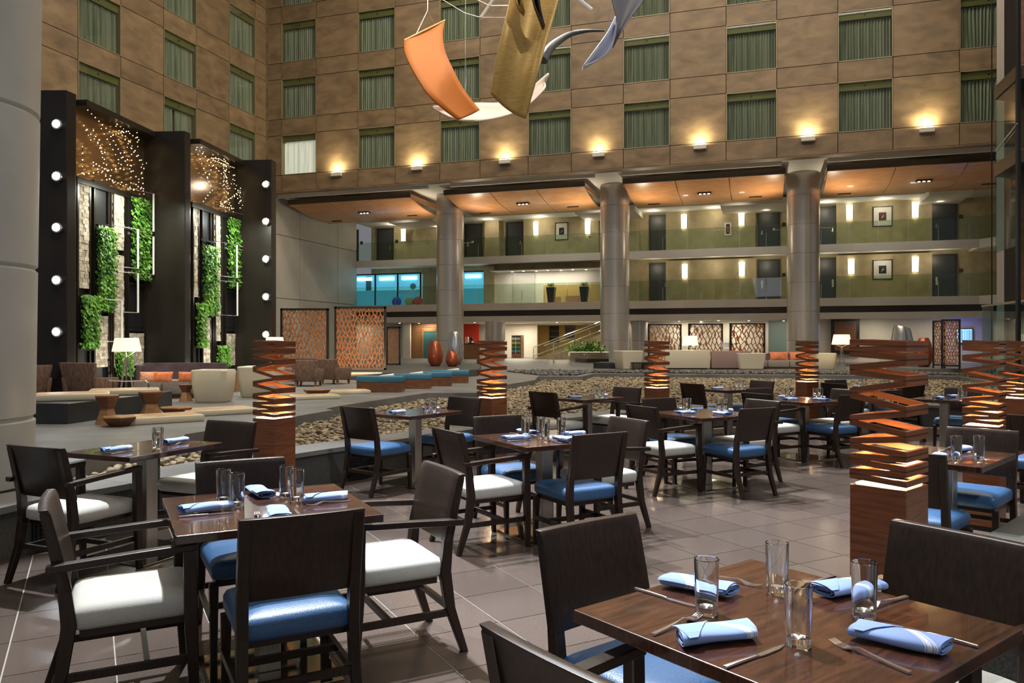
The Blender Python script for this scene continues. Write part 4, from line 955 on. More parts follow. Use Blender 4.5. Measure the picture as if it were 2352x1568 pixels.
MB().box(-.45,.45,-.03,.03,0,1.75).build('leaf',mk('teal_paint',(.03,.12,.13),.5),td); MB().box(-.57,-.45,-.05,.05,0,1.95).box(.45,.57,-.05,.05,0,1.95).box(-.57,.57,-.05,.05,1.78,2.0).build('frame',M['oak'],td)
bwall(1060,1100,51,.38,2.76,M['red'],'red reception wall right of the left column'); bwall(1098,1233,52,.38,2.76,M['white'],'white wall with shop entrance')
bwall(1233,1400,58,.38,2.76,M['golden'],'golden wall behind the ramp')
dk=empty('reception_desk',bw(bs(1075,46.5),46.5,.38),-A17); tag(dk,'oak reception desk before the red wall','desk'); MB().box(-.9,.9,-.3,.3,0,.95).build('body',M['oak'],dk); MB().box(-.95,.95,-.35,.35,.95,1.0).build('top',M['walnut'],dk)
oo=empty('desk_ornament',bw(bs(1079,46.4),46.4,1.38),-A17); tag(oo,'small black and white ornament on the oak reception desk','ornament'); MB().box(-.3,-.1,-.05,.05,0,.42).build('white_panel',M['paper'],oo); MB().lathe([(.18,0),(.22,.06),(.1,.14),(.08,.22),(.11,.3),(.06,.4)],10,(.12,0,0)).build('figure',M['black'],oo)
fr_=empty('drinks_cooler',bw(bs(1186,50),50,.38),-A17); tag(fr_,'glass fronted drinks cooler by the shop entrance','cooler')
MB().box(-.35,.35,0,.6,0,1.55).build('cabinet',M['oak'],fr_); MB().box(-.3,.3,-.01,0,.1,1.5).build('interior',M['black'],fr_)
cols_=[(.6,.15,.1),(.1,.3,.5),(.05,.35,.25),(.7,.5,.1),(.5,.5,.5)]
for r_ in range(5):
    sh=MB().box(-.3,.3,-.08,-.01,.12+r_*.27,.14+r_*.27).build('shelf',M['chrome'],fr_)
    b_=MB()
    for k in range(7): b_.lathe([(.03,0),(.03,.12),(.012,.16),(.012,.19)],8,(-.26+k*.086,-.05,.14+r_*.27))
    tag(b_.build('bottles',mk('drinks_%d'%r_,cols_[r_],.3),sh),kind='stuff')
MB().box(-.3,.3,-.1,-.09,.1,1.5).build('pane',M['pane'],fr_); MB().tube([(0,-.14,.3),(0,-.14,1.4)],.015,6).build('handle',M['chrome'],fr_)
wn+=1
for i,px in enumerate((1275,1311)):
    s_=bs(px,57.9); w_=empty('window_%d'%(wn+i),bw(s_,57.9,1.4+.3*i),-A17); tag(w_,'dark tall window in the golden wall, %s one above the ramp'%('left','right')[i],'window',kind='structure')
    MB().box(-.45,.3,-.03,.05,0,1.3).build('pane',M['black'],w_)
    for k in range(3): MB().box(-.47,.32,-.06,0,k*.45,k*.45+.04).build('glazing_bar',M['framem'],w_)
wn+=2
rp=back('ramp'); tag(rp,'sloping ramp with glass and steel handrails leading up behind the planter','ramp')
r0=bs(1236,48); r1=bs(1345,50)
MB().add([(r0,47,.38),(r1+2,47,.38),(r1+2,47,2.1),(r0,49.5,.38),(r1+2,49.5,.38),(r1+2,49.5,2.1)],[(0,1,2),(3,5,4),(0,2,5,3)]).build('deck',M['tan'],rp)
for c_,dz in ((46.9,.75),(49.4,.85),(46.9,.2)):
    MB().tube([(r0,c_,.38+dz),(r1+2,c_,2.1+dz)],.03,6).build('handrail',M['chrome'],rp)
for k in range(6): MB().tube([(r0+k*.9,46.9,.38),(r0+k*.9,46.9,1.1+k*.9*.3)],.02,6).build('baluster',M['steel'],rp)
MB().add([(r0,46.92,.4),(r1+2,46.92,2.1),(r1+2,46.92,2.8),(r0,46.92,1.1)],[(0,1,2,3)]).build('pane',M['rail'],rp)
bo=empty('barrier_post',(*gp(1271.5,838),.38)); tag(bo,'slim chrome post with railing at the foot of the ramp','post'); MB().lathe([(.14,0),(.14,.02),(.03,.03),(.03,1.05)],12).build('post',M['chrome'],bo); MB().tube([(0,0,1.0),(1.2,2.6,1.3)],.02,6).tube([(0,0,.5),(1.2,2.6,.8)],.015,6).build('rail',M['chrome'],bo)
# flower planter
pl=empty('flower_planter',(*gp(1350,838),.38)); tag(pl,'polished metal planter full of green plants and orange flowers by the middle column','planter')
MB().box(-.85,1.0,0,1.0,0,.62).build('box',M['mirrorsteel'],pl,bevel=.01)
def leaves(n_,cx,cy,cz,sx_,sy_,sz_,m,parent,l=(.1,.25),wd=.22,name='foliage'):
    c=np.stack([rng.normal(cx,sx_,n_),rng.normal(cy,sy_,n_),cz+np.abs(rng.normal(0,sz_,n_))],1); ln=rng.uniform(*l,n_); a=rng.uniform(0,6.28,n_); e2=rng.uniform(.2,1.2,n_)
    dx=np.stack([np.cos(a)*np.cos(e2),np.sin(a)*np.cos(e2),np.sin(e2)],1)*ln[:,None]; sd=np.stack([-np.sin(a),np.cos(a),np.zeros(n_)],1)*(ln*wd)[:,None]
    V=np.stack([c,c+dx*.5+sd,c+dx,c+dx*.5-sd],1).reshape(-1,3)
    return tag(bigmesh(name,V,np.arange(n_*4).reshape(-1,4),m,parent,k=4),kind='stuff')
leaves(500,0,.4,.6,.42,.25,.2,M['leaf'],pl); leaves(40,.2,.4,.8,.4,.2,.1,mk('orange_petal',(.8,.22,.05),.5),pl,l=(.06,.12),name='orange_flowers'); leaves(25,-.2,.2,.75,.2,.1,.1,M['paper'],pl,l=(.06,.12),name='white_flowers')
# planters with grass on lower walkway
for i,px in enumerate((1266,1342)):
    p=empty('walkway_planter',bw(bs(px,46.4),46.4,3.83),-A17); tag(p,'tall black tapered planter with spiky grass on the lower walkway, %s one'%('left','right')[i],'planter')
    MB().sweep(None,[[(-.16,-.16,0),(.16,-.16,0),(.16,.16,0),(-.16,.16,0)],[(-.26,-.26,1.0),(.26,-.26,1.0),(.26,.26,1.0),(-.26,.26,1.0)]]).build('pot',M['black'],p); leaves(120,0,0,1.0,.1,.1,.05,M['leaf'],p,l=(.2,.35),wd=.05,name='grass')
# lounge opening on the lower walkway: set back room
rm=back('alcove'); tag(rm,'bright recessed foyer behind the lower walkway with ceiling downlights','room',kind='structure')
a0,a1=bs(1140,CW),bs(1385,CW)
MB().box(a0,a1,CW-.02,CW-.01,3.83,6.0).build('far_wall',M['white'],rm); MB().box(a0+3.2,a1,CW-.05,CW-.02,3.83,5.05).build('parapet',M['golden'],rm)
MB().box(a0-.1,a1,CW-1.0,CW,5.95,6.0).build('foyer_ceiling',M['ceil'],rm)
MB().box(a0+1.2,a0+2.6,CW-.12,CW-.05,3.83,5.9).build('side_wall',M['concrete'],rm); MB().box(a0+3.6,a0+4.3,CW-.09,CW-.04,3.85,4.3).box(a0+4.6,a0+5.5,CW-.09,CW-.04,3.85,4.35).build('openings',M['oak'],rm)
for k in range(7): MB().lathe([(.07,0),(.07,.01)],10,(a0+1.2+k*.8,CW-.35-.2*(k%2),5.935)).build('downlight',M['glow'],rm)
x,y,z=bw((a0+a1)/2,46.75,5.9); o=light('foyer_light','AREA',(x,y,5.9),(x,y,0),90,(1,.93,.8),5,.5); o.rotation_euler=(0,0,-A17)
gw=back('fitness_room'); tag(gw,'blue lit glass fronted fitness room on the lower walkway at left','room',kind='structure')
f0,f1=bs(816,CW),bs(970,CW)
def fitbay(f0,f1,n_,nm):
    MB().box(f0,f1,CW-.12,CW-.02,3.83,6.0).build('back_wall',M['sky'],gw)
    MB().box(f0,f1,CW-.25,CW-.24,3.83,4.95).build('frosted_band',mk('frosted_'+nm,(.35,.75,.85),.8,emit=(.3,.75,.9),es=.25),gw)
    for k in range(n_+1):
        x=f0+(f1-f0)*k/n_; MB().box(x-.04,x+.04,CW-.32,CW-.2,3.83,6.05).build('mullion',M['black'],gw)
    MB().box(f0,f1,CW-.32,CW-.2,6.0,6.08).build('head_rail',M['black'],gw); MB().box(f0,f1,CW-.27,CW-.26,3.83,6.0).build('pane',M['fitglass'],gw)
    for k in range(n_): 
        x=f0+(f1-f0)*(k+.5)/n_; MB().box(x-.6,x+.5,CW-.16,CW-.12,5.65,5.85).build('ceiling_light',M['glow'],gw)
fitbay(f0,f1,3,'a'); fitbay(bs(1064,CW),bs(1117,CW),1,'b')
MB().box(f0+.9,f0+1.3,CW-.15,CW-.12,4.9,5.9).build('pillar',M['concrete'],gw)
ck=MB().lathe([(.22,0),(.22,.04)],24).build('clock',M['paper'],None); ck.parent=gw; ck.location=(bs(948,CW-.2),CW-.13,bz(948,658,CW)); ck.rotation_euler=(R(90),0,0)
hd=MB().box(-.012,.012,-.14,.0,.042,.05).box(-.01,.09,-.01,.01,.042,.05).build('hands',M['black'],ck)
text('WORKOUT',(bs(943,CW),CW-.30,bz(943,671,CW)),.3,M['paper'],0,gw)
for i,(px,cl,l) in enumerate(((913,(.03,.12,.7),'blue'),(942,(.45,.6,.3),'green'),(962,(.7,.08,.08),'red'))):
    b_=empty('exercise_ball',bw(bs(px,CW-.5),CW-.62,3.83),0); tag(b_,'%s exercise ball behind the frosted glass of the fitness room'%l,'ball')
    MB().lathe([(.001,0)]+[(.32*math.sin(PI*k/12),.32-.32*math.cos(PI*k/12)) for k in range(1,12)]+[(.001,.64)],20).build('ball',mk('ball_'+l,cl,.4),b_,smooth=80)
# dark framed niche, monitor, papers rack
n1=empty('wall_niche',bw(bs(1941,46.1),46.1,bz(1941,771,46.1)),-A17); tag(n1,'dark wooden framed niche on the taupe wall beside a floor lamp','niche')
MB().box(-.72,.72,-.12,0,-1.0,1.0).build('frame',M['black'],n1,bevel=.02); MB().box(-.55,.55,-.14,-.12,-.8,.8).build('inner',M['walnut'],n1); MB().box(-.45,.45,-.16,-.14,-.1,-.04).build('shelf',M['walnut'],n1)
mo=empty('monitor',bw(bs(2215,46.1),46.1,bz(2215,771,46.1)),-A17); mo.scale=(1.45,1.2,1.45); tag(mo,'glowing blue monitor behind the folding screen at right','monitor')
MB().box(-.27,.27,-.02,.04,-.27,.27).build('case',M['black'],mo); sc_=MB().box(-.245,.245,-.025,-.02,-.24,.24).build('screen',M['screen'],mo)
b_=MB()
for k in range(26):
    x=-.22+k*.017+(.02 if k>9 else 0); 
    if random.random()<.75: b_.box(x,x+random.choice((.004,.007,.01)),-.028,-.025,-.2,.2)
b_.build('bars',M['bluebar'],sc_); light('monitor_glow','POINT',bw(bs(2215,46.1),45.7,1.8),(0,0,0),14,(.12,.15,1),.2)
rk=empty('magazine_rack',pd(1669,812,36.0)); tag(rk,'white wire brochure rack between two far carved screens','rack')
for k in range(4): MB().box(-.22,.22,-.06,.0,-.55+k*.28,-.52+k*.28).box(-.2,.2,-.03,-.01,-.52+k*.28,-.33+k*.28).build('shelf',M['paper'],rk)
MB().box(-.24,-.22,-.03,.03,-.63,.6).box(.22,.24,-.03,.03,-.63,.6).build('frame',M['paper'],rk)
for px,l in ((1580,'red chair back showing over the cream sofa at the left screen gap'),(1687,'red chair back showing before the right carved screen')):
    x,y,z=pd(px,822,34); e_=empty('red_chair',(x,y,.38)); tag(e_,l,'chair'); MB().box(-.3,.3,-.05,.05,.3,.72).build('backrest',M['red'],e_,bevel=.04); MB().box(-.3,.3,.05,.55,.3,.42).build('seat',M['red'],e_,bevel=.03)
    for sx_ in (-.25,.25):
        for sy_ in (0,.5): MB().box(sx_-.02,sx_+.02,sy_-.02,sy_+.02,0,.32).build('leg',M['black'],e_)
# tiny lobby ceiling lights
for i,px in enumerate((918,962,1006,1090,1146,1279,1377,1560,1610,1650,1720,1800)):
    c_=46.3+(i%3)*.8; x,y,_=bw(bs(px,c_),c_,0); dl=empty('downlight',(x,y,2.71)); tag(dl,'small round downlight under the lower walkway, above %s'%('the carved screens','the white pier','the slat wall','the reception desk','the shop entrance','the ramp','the flower planter','the left far screen','the far floor lamp','the middle far screen','the right far screen','the teal glass wall')[i],'light')
    MB().lathe([(.09,-.01),(.09,.02)],12).build('trim',M['paper'],dl); MB().lathe([(.06,-.016),(.06,-.01)],12).build('lens',M['glow'],dl)
for px,e in ((800,60),(960,70),(1090,90),(1180,140),(1290,130),(1380,70),(1560,90),(1680,90),(1790,40),(2000,60),(2150,40)):
    x,y,_=bw(bs(px,46),46.9 if not(1884<px) else 44.6,0); light('lobby_light','AREA',(x,y,2.66),(x,y+.2,0),e*.55,(1,.88,.68),1.2,.6)
x,y,_=bw(bs(1290,54),53.5,0); light('lobby_light','AREA',(x,y,2.66),(x,y,0),160,(1,.8,.5),2,1)
x,y,_=bw(bs(1190,51),50.3,0); light('lobby_light','AREA',(x,y,2.66),(x,y,0),130,(1,.9,.7),2,1)

# ================================================================ RIGHT: ELEVATOR TOWER AND GLASS
tw=empty('wall_tower'); tag(tw,'taupe elevator tower wall at the right edge','wall',kind='structure')
MB().prism([(15.62,25.1),(15.83,25.05),(17.6,27.9),(17.4,27.9)],.38,24).build('light_pier',M['white'],tw); MB().prism([(15.84,25.06),(18.2,25.2),(20,27.9),(17.62,27.9)],.38,24).build('dark_pier',M['bronze'],tw)  # pale plaster pier with a darker bronze pier beside it
gc=empty('glass_cabins'); tag(gc,'projecting glazed balconies with bronze floor edges at the upper right','balcony')
for zt,h in ((8.68,.36),(6.5,.36)):
    MB().prism([(13.62,22),(13.13,20.3),(14.2,19.6),(17,21),(17,23)],zt-h,zt).build('floor_edge',M['bronze'],gc,bevel=.01)
for z0,z1 in ((6.5,8.32),(4.0,6.14),(8.68,12.0)):
    if z0>8: continue
    MB().prism([(13.66,22),(13.2,20.4),(13.22,20.4),(13.68,22)],z0,z1).build('pane',M['tealglass'],gc)
    if z0>6: MB().tube([(13.6,21.9,z0+.35),(13.1,20.2,z0+.65)],.02,6).build('handrail',M['chrome'],gc)
MB().box(13.12,13.2,20.2,20.3,.38,14).build('mullion',M['black'],gc)
MB().prism([(13.9,21.3),(14.5,20),(17,21),(17,22.5)],.5,14).build('wood_core',M['walnut'],gc)
gs=empty('glass_partition'); tag(gs,'tall clear glass partition with steel handrail at the right edge','partition')
A_=Vector((14.5,24,0)); B_=Vector((13.75,20.9,0))
for k in range(5):
    p=A_.lerp(B_,k/4*1.3); q=A_.lerp(B_,(k+1)/4*1.3-.006); t=(q-p).normalized(); nn=Vector((t.y,-t.x,0))*.012
    MB().prism([p[:2],q[:2],(q+nn)[:2],(p+nn)[:2]],.38,2.56).build('pane',M['tealglass'],gs)
p=A_; q=A_.lerp(B_,1.6); MB().bar((p.x,p.y,2.59),(q.x,q.y,2.59),.07,.06).build('handrail',M['steel'],gs)
MB().prism([(15.4,23.4),(15.9,22.4),(17.5,22.6),(17.5,24)],.38,2.3).build('lit_panel',M['white'],gs); MB().box(15.15,15.3,23.2,23.3,.5,2.3).build('blue_light_strip',M['sky'],gs)
cb=MB().tube([pd(2278,-40,24),(pd(2278,0,24)[0],24,.4)],.018,6).build('guide_cable',M['black']); tag(cb,'thin black vertical cable in front of the right glass partition','cable')
# ================================================================ LATTICE LAMPS
def lattice_proto(base):
    e_=empty('lattice_lamp'); s=.13
    MB().box(-s,s,-s,s,0,.82-base).build('post',M['lampwood'],e_,bevel=.003,seg=1)
    MB().box(-s+.02,s-.02,-s+.02,s-.02,.822-base,.828-base).build('light_panel',M['glowwarm'],e_)
    # alternating joints: +x side and -x side, top to bottom
    J=[1.497,1.477,1.452,1.415,1.366,1.32,1.255,1.18,1.125,1.065,1.015,.972,.942,.904,.871,.838]
    hb=.014; t=.018
    for i in range(len(J)-1):
        za=J[i]-base-hb*.7*(i>0); zb_=J[i+1]-base+hb*.7; sg=1 if i%2==0 else -1   # za at -x*sg... previous joint at side -sg, next at sg
        b_=MB()
        def zz(x): # height across x from side -sg (za) to side sg (zb)
            return za+(zb_-za)*((x*sg)+s)/(2*s)
        for y0,y1 in ((-s,-s+t),(s-t,s)):
            x0,x1=-s,s
            b_.add([(x0,y0,zz(x0)-hb),(x1,y0,zz(x1)-hb),(x1,y1,zz(x1)-hb),(x0,y1,zz(x0)-hb),(x0,y0,zz(x0)+hb),(x1,y0,zz(x1)+hb),(x1,y1,zz(x1)+hb),(x0,y1,zz(x0)+hb)],[(3,2,1,0),(4,5,6,7),(0,1,5,4),(1,2,6,5),(2,3,7,6),(3,0,4,7)])
        xe=sg*s; xi=sg*(s-t); z_=zb_
        b_.box(min(xe,xi),max(xe,xi),-s+t,s-t,z_-hb,z_+hb)
        b_.box(min(-xe,-xi),max(-xe,-xi),-s+t,s-t,za-hb,za+hb)
        b_.build('slat_frame',M['lampwood'],e_)
    return e_
lp0=lattice_proto(0); lp1=lattice_proto(.38)
LAMPS=[(-2.13,6.98,R(-28),'left, in front of the left lounge'),(-.244,9.45,R(-44),'second from the left'),(2.13,11.45,R(-55),'third from the left, before the pebble bed'),(5.0,13.2,R(-66),'small one before the right column'),(3.85,6.35,R(-43),'behind the right-hand small table'),(6.05,9.4,R(-45),'at the right edge of the view')]
for i,(x,y,rz,l) in enumerate(LAMPS):
    o=lp0 if i==0 else copy_tree(lp0); o.location=(x,y,0); o.rotation_euler=(0,0,rz); tag(o,'cherry wood lattice lamp, '+l,'lamp')
    light('lattice_bulb','POINT',(x,y,.9),(0,0,0),12,(1,.74,.42),.03)
lp1.location=(1.80,3.72,.38); lp1.rotation_euler=(0,0,R(-48)); tag(lp1,'nearest and largest cherry wood lattice lamp, standing on the stone block','lamp')
light('lattice_bulb','POINT',(1.80,3.72,.9),(0,0,0),11,(1,.74,.42),.03)
# ================================================================ CHAIRS
def rsec(x,y,z,w,d): return [(x-w/2,y-d/2,z),(x+w/2,y-d/2,z),(x+w/2,y+d/2,z),(x-w/2,y+d/2,z)]
def seatmesh(w,d,z0,z1,r=.035):
    n_=10; vs=[];fs=[]; mb_=MB()
    secs=[(w-.03,d-.03,r,z0),(w,d,r,z0+.015),(w,d,r,z1-.03),(w-.02,d-.02,r,z1-.01),(w-.07,d-.07,r,z1+.002),(w-.2,d-.2,r,z1+.012)]
    return loft(mb_,secs)
def make_chair(arm):
    e_=empty('dining_armchair' if arm else 'dining_chair'); w=.245 if arm else .23
    seatmesh(2*w-.02,.47,.375,.465).build('seat',M['cream' if arm else 'blue'],e_,smooth=50)
    MB().box(-w+.03,w-.03,-.2,.2,.345,.376).build('seat_rail',M['chairwood'],e_)
    for s in (-1,1):
        MB().sweep(None,[rsec(s*(w-.015),-.335,0,.036,.034),rsec(s*(w-.018),-.26,.22,.04,.048),rsec(s*(w-.02),-.235,.4,.042,.055),rsec(s*(w-.02),-.25,.55,.042,.046),rsec(s*(w-.02),-.318,.845,.042,.03)]).build('rear_leg',M['chairwood'],e_,bevel=.004,seg=1)
        if arm: 
            MB().sweep(None,[rsec(s*(w+.015),.215,0,.032,.032),rsec(s*(w+.02),.2,.36,.042,.052),rsec(s*(w+.02),.195,.655,.04,.05)]).build('front_leg',M['chairwood'],e_,bevel=.004,seg=1)
            MB().sweep(None,[[(s*(w+.02)-.024,y,z-.018),(s*(w+.02)+.024,y,z-.018),(s*(w+.02)+.024,y,z+.012),(s*(w+.02)-.024,y,z+.012)] for y,z in ((.222,.668),(0,.658),(-.31,.64))]).build('arm',M['chairwood'],e_,bevel=.005,seg=2,fixn=True)
        else: MB().sweep(None,[rsec(s*(w-.02),.215,0,.03,.03),rsec(s*(w-.022),.2,.36,.042,.046)]).build('front_leg',M['chairwood'],e_,bevel=.004,seg=1)
        MB().bar((s*(w-.01),.205,.2),(s*(w-.016),-.255,.2),.02,.032).build('stretcher',M['chairwood'],e_)
    MB().bar((-w+.02,-.262,.22),(w-.02,-.262,.22),.02,.03).build('stretcher',M['chairwood'],e_)
    MB().bar((-w+.02,.04,.2),(w-.02,.04,.2),.02,.03).build('stretcher',M['chairwood'],e_)
    b_=MB(); secs=[]
    for z,y,t in ((.535,-.235,.028),(.65,-.262,.028),(.76,-.288,.028),(.835,-.306,.03),(.86,-.318,.034)):
        ring=[]
        for k in range(7): x=-w-.002+(2*w+.004)*k/6; ring.append((x,y+.014-.012*(1-(2*k/6-1)**2)*-1*-1,z))
        for k in range(6,-1,-1): x=-w-.002+(2*w+.004)*k/6; ring.append((x,y+.014-t-.012*(1-(2*k/6-1)**2),z))
        secs.append(ring)
    b_.sweep(None,secs).build('backrest',M['chairwood'],e_,fixn=True,bevel=.005,smooth=40)
    return e_
proto_c={0:make_chair(0),1:make_chair(1)}; cu=set()
def chair(x,y,face,arm,label):
    o=proto_c[arm] if arm not in cu else copy_tree(proto_c[arm]); cu.add(arm)
    o.location=(x,y,0); o.rotation_euler=(0,0,R(face-90)); tag(o,('cream-seated dark wood armchair ' if arm else 'armless blue-seated dark chair ')+label,'chair','cream armchairs' if arm else 'blue side chairs')
# ================================================================ TABLES AND SETTINGS
def make_table(w,d):
    e_=empty('dining_table'); 
    MB().box(-w/2,w/2,-d/2,d/2,.715,.75).build('tabletop',M['tablewood'],e_,bevel=.003,seg=2)
    MB().box(-.2,.2,-.2,.2,.695,.715).build('top_bracket',M['black'],e_)
    MB().box(-.05,.05,-.05,.05,.012,.696).build('post',M['steel'],e_,bevel=.004,seg=1)
    MB().box(-.28,.28,-.28,.28,0,.012).build('base_plate',M['mirrorsteel'],e_,bevel=.002,seg=1); return e_
# glass
def make_glass():
    e_=empty('water_glass'); r=.034
    pr=[(.0005,.0),(r*.86,0),(r*.9,.004),(r,.15),(r-.0015,.1515),(r-.003,.15),(r*.88-.003,.022),(.0005,.017)]
    MB().lathe(pr,36,cap=False).build('bowl',M['glass'],e_,smooth=40,fixn=True); return e_
def make_napkin(var):
    """cloth rolled flat: a flattened spiral cross section swept along x, so the ends show the folds"""
    e_=empty('napkin'); L_=.205; n_=12; T_=.0019; turns=2.35
    P_=[]
    for k in range(58):
        q=k/57; an=2*PI*turns*q+.6; ax=.019+.026*q; bz_=.005+.0125*q; ex=.62
        c_,s_=math.cos(an),math.sin(an)
        P_.append((math.copysign(abs(c_)**ex,c_)*ax+.004*(1-q),math.copysign(abs(s_)**.8,s_)*bz_))
    secs=[]
    for k in range(n_+1):
        t=k/n_; x=-L_/2+L_*t; sc_=1+.05*math.sin(t*4+var)+.04*t; hs=1+.1*math.sin(t*6+var*2); sh=.003*math.sin(t*5+var)
        ring=[];inn=[]
        for i_,(y,z) in enumerate(P_):
            l_=math.hypot(y,z*3)+1e-6; ring.append((x+.012*(y/.045)*(1 if var<2 else -1),y*sc_+sh,z*hs+.0192)); inn.append((x+.012*(y/.045)*(1 if var<2 else -1),y*sc_*(1-T_/.045)+sh,z*hs*(1-T_/.014)+.0192))
        secs.append(ring+inn[::-1])
    MB().sweep(None,secs).build('roll',M['napkin'],e_,fixn=True,smooth=50)
    # loose corner lying diagonally across the roll
    fl_=[]
    for t in (0,.25,.5,.75,1):
        y=-.044+.088*t; z=.0372-.006*abs(2*t-1)**3; fl_.append([(.0+.075*t,y,z),(.1,y,z-.0005),(.1,y,z+.0012),(.0+.075*t,y,z+.0016)])
    MB().sweep(None,fl_).build('flap',M['napkin'],e_,fixn=True)
    return e_
def make_fork():
    e_=empty('fork'); b_=MB(); 
    pts=[(-.1,0,.004,.011,.0022),(-.05,0,.005,.009,.002),(0,0,.009,.0055,.002),(.03,0,.013,.005,.002),(.045,0,.010,.014,.0016),(.062,0,.004,.022,.0014),(.072,0,.003,.023,.0013)]
    b_.sweep(None,[[(x,-w/2,z-h),(x,w/2,z-h),(x,w/2,z+h),(x,-w/2,z+h)] for x,_,z,w,h in [(a_,b0,c_,d_*1.15,e0*1.2) for a_,b0,c_,d_,e0 in pts]]).build('handle',M['chrome'],e_,smooth=40)
    t_=MB()
    for k in range(4):
        y=-.0098+k*.0065; t_.sweep(None,[[(x,y-w,z-.0011),(x,y+w,z-.0011),(x,y+w,z+.0011),(x,y-w,z+.0011)] for x,z,w in ((.071,.003,.0018),(.09,.004,.0015),(.112,.009,.0008))])
    t_.build('tines',M['chrome'],e_); return e_
def make_knife():
    e_=empty('knife'); MB().sweep(None,[[(x,-w/2,.001),(x,w/2,.001),(x,w/2,.001+h),(x,-w/2,.001+h)] for x,w,h in ((-.115,.011,.007),(-.06,.009,.008),(-.005,.007,.007),(.004,.009,.006))]).build('handle',M['chrome'],e_,bevel=.0015,seg=2,smooth=40)
    MB().sweep(None,[[(x,a,.003),(x,b_,.003),(x,b_,.0045),(x,a,.0045)] for x,a,b_ in ((.004,-.005,.005),(.02,-.007,.007),(.08,-.004,.009),(.105,.003,.008),(.113,.006,.0075))]).build('blade',M['chrome'],e_); return e_
PR={'glass':make_glass(),'n0':make_napkin(0),'n1':make_napkin(1.3),'n2':make_napkin(2.6),'fork':make_fork(),'knife':make_knife(),'t4':make_table(.83,.83),'t2':make_table(.82,.61)}; pu=set()
def use(key,loc,rz,label,cat,group):
    o=PR[key] if key not in pu else copy_tree(PR[key]); pu.add(key); o.location=loc; o.rotation_euler=(0,0,rz); tag(o,label,cat,group); return o
ZTB=.7502
def setting(cx,cy,dirdeg,depth,tname,seat,k,glass=None,nap=True):
    """dirdeg: direction from table centre to the diner"""
    a=R(dirdeg); s=Vector((math.cos(a),math.sin(a))); p=Vector((-s.y,s.x)); c=Vector((cx,cy)); j=random.uniform
    n_=c+s*(depth-.15)+p*j(-.02,.02)
    use('n%d'%(k%3),(n_.x,n_.y,ZTB),a+R(j(-9,9))+(PI if k%2 else 0),'blue striped folded napkin at the %s seat of %s'%(seat,tname),'napkin','blue napkins')
    f=c+s*(depth-.15)-p*.085; use('fork',(f.x,f.y,ZTB),a+PI+R(j(-8,8)),'fork beside the napkin at the %s seat of %s'%(seat,tname),'fork','forks')
    f=c+s*(depth-.15)+p*.085; use('knife',(f.x,f.y,ZTB),a+PI+R(j(-5,5)),'knife beside the napkin at the %s seat of %s'%(seat,tname),'knife','knives')
def glasses(cx,cy,offs,rz,tname,names):
    ca,sa=math.cos(rz),math.sin(rz)
    for (u,v),nm in zip(offs,names): use('glass',(cx+u*ca-v*sa,cy+u*sa+v*ca,ZTB),0,'clear tall water glass, %s on %s'%(nm,tname),'glass','water glasses')
QN=['left one','back one','right one','front one']
def four(cx,cy,rot,tname,chairs,offs=((-.19,.09),(-.11,.13),(.1,-.1),(.17,-.12))):
    use('t4',(cx,cy,0),R(rot),'square walnut four-seat dining table, '+tname,'table','four-seat dining tables'); tn='the '+tname
    e1=Vector((math.cos(R(rot)),math.sin(R(rot)))); e2=Vector((-e1.y,e1.x))
    spec={'front':(-e2,rot+90,0,.42),'back':(e2,rot-90,0,.44),'left':(-e1,rot,1,.52),'right':(e1,rot+180,1,.52)}
    for k,nm in enumerate(('front','back','left','right')):
        v,face,arm,off=spec[nm]; setting(cx,cy,face+180,.415,tn,nm,k)
        if nm in chairs:
            dx,dy,dr=chairs[nm] if isinstance(chairs[nm],tuple) else (0,0,0)
            chair(cx+v.x*off+dx,cy+v.y*off+dy,face+dr,arm,'at the %s side of %s'%(nm,tn))
    glasses(cx,cy,offs,R(rot),tn,QN)
def two(cx,cy,ax,tname,arms,which=(1,1),extra=0,gl=None):
    use('t2',(cx,cy,0),R(ax),'small rectangular walnut two-seat table, '+tname,'table','two-seat dining tables'); tn='the '+tname
    v=Vector((math.cos(R(ax)),math.sin(R(ax))))
    for sgn,nm,k in ((-1,'left',0),(1,'right',1)):
        setting(cx,cy,ax+(180 if sgn<0 else 0),.4,tn,nm,k+extra)
        if which[k]: chair(cx+v.x*sgn*.515,cy+v.y*sgn*.515,ax+(0 if sgn<0 else 180),arms[k],'at the %s end of %s'%(nm,tn))
    glasses(cx,cy,gl or ((-.03,-.2),(.05,-.22)),R(ax),tn,['left one','right one'])
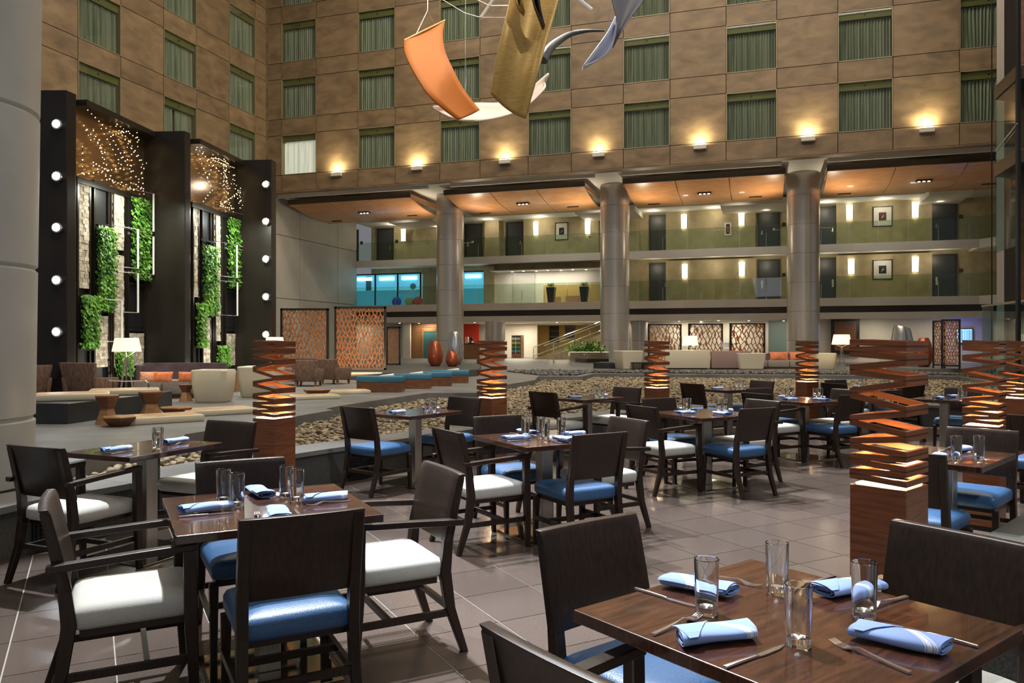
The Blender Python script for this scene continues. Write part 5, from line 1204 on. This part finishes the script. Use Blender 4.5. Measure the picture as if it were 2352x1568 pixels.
# near table with exact places
TN='the nearest right table'
use('t4',(.754,2.109,0),R(38),'square walnut four-seat dining table, nearest one at lower right','table','four-seat dining tables')
chair(.464,2.526,-53,0,'at the far left side of '+TN); chair(1.25,2.43,214,1,'at the far right side of '+TN); chair(.34,1.785,38,1,'in the bottom foreground of '+TN)
def atp(a,b_,z=.75):
    p=gp(*a,z); q=gp(*b_,z); return ((p[0]+q[0])/2,(p[1]+q[1])/2,math.atan2(q[1]-p[1],q[0]-p[0]))
for i,(a,b_,l,fl_) in enumerate((((1530,1343),(1683,1372),'far left',0),((1735,1458),(1550,1482),'near left',0),((2015,1352),(1877,1372),'far right',0),((2190,1507),(1952,1458),'near right',0))):
    x,y,r_=atp(a,b_); use('n%d'%(i%3),(x,y,ZTB),r_,'blue striped folded napkin, %s one on %s'%(l,TN),'napkin','blue napkins')
for a,b_,l in (((1618,1322),(1727,1345),'far left'),((1490,1464),(1612,1414),'near left'),((2080,1373),(1990,1400),'far right'),((2100,1552),(1912,1476),'near right')):
    x,y,r_=atp(a,b_); use('fork',(x,y,ZTB),r_,'steel fork, %s one on %s'%(l,TN),'fork','forks')
for a,b_,l in (((1470,1357),(1592,1395),'far left'),((1668,1535),(1805,1486),'near left'),((1908,1329),(1820,1352),'far right'),((2232,1484),(2040,1433),'near right')):
    x,y,r_=atp(a,b_); use('knife',(x,y,ZTB),r_,'steel knife, %s one on %s'%(l,TN),'knife','knives')
for a,l in (((1623,1408),'left one'),((1785,1362),'back one'),((1834,1481),'front one'),((1985,1417),'right one')):
    x,y=gp(*a,.75); use('glass',(x,y,ZTB),0,'clear tall water glass, %s on %s'%(l,TN),'glass','water glasses')
ALL={'front':1,'back':1,'left':1,'right':1}
four(-1.117,3.559,27.5,'front left table',{'front':(0,0,0),'back':(0,0,1),'left':(-.03,0,0),'right':(0.02,.03,0)},offs=((-.165,.195),(-.125,.05),(.115,.16),(.14,.04)))
four(.252,6.08,30,'centre table',ALL,offs=((-.16,.02),(-.06,-.11),(.03,.1),(.14,-.03)))
four(2.02,8.15,28.5,'right of centre table',ALL)
four(3.76,10.04,28.5,'back table behind the nearest lamp',ALL)
four(5.7,12.3,24,'farthest right table',ALL)
two(-2.59,5.53,67,'far left pebble-side table',(1,1),gl=((-.03,-.14),(-.07,-.17)))
two(-1.03,8.29,54,'pebble-bed table left of centre',(0,0))
two(1.01,10.45,41.5,'central pebble-bed table',(1,1))
two(3.43,12.35,34,'farthest small table',(0,0))
two(2.87,5.14,45,'right-hand small table',(0,0),gl=((-.16,-.1),(-.05,-.2)))
two(5.72,10.3,45,'right background table',(0,0),which=(0,1))
two(5.1,7.3,45,'right edge table',(0,0),which=(1,0),gl=((-.2,.05),(-.1,-.15)))
# atrium roof, so that the hall is closed above
o=MB().box(-40,30,-8,62,24,24.2).build('ceiling',M['ceil']); tag(o,'pale atrium roof high above the hall, out of view','ceiling',kind='structure')
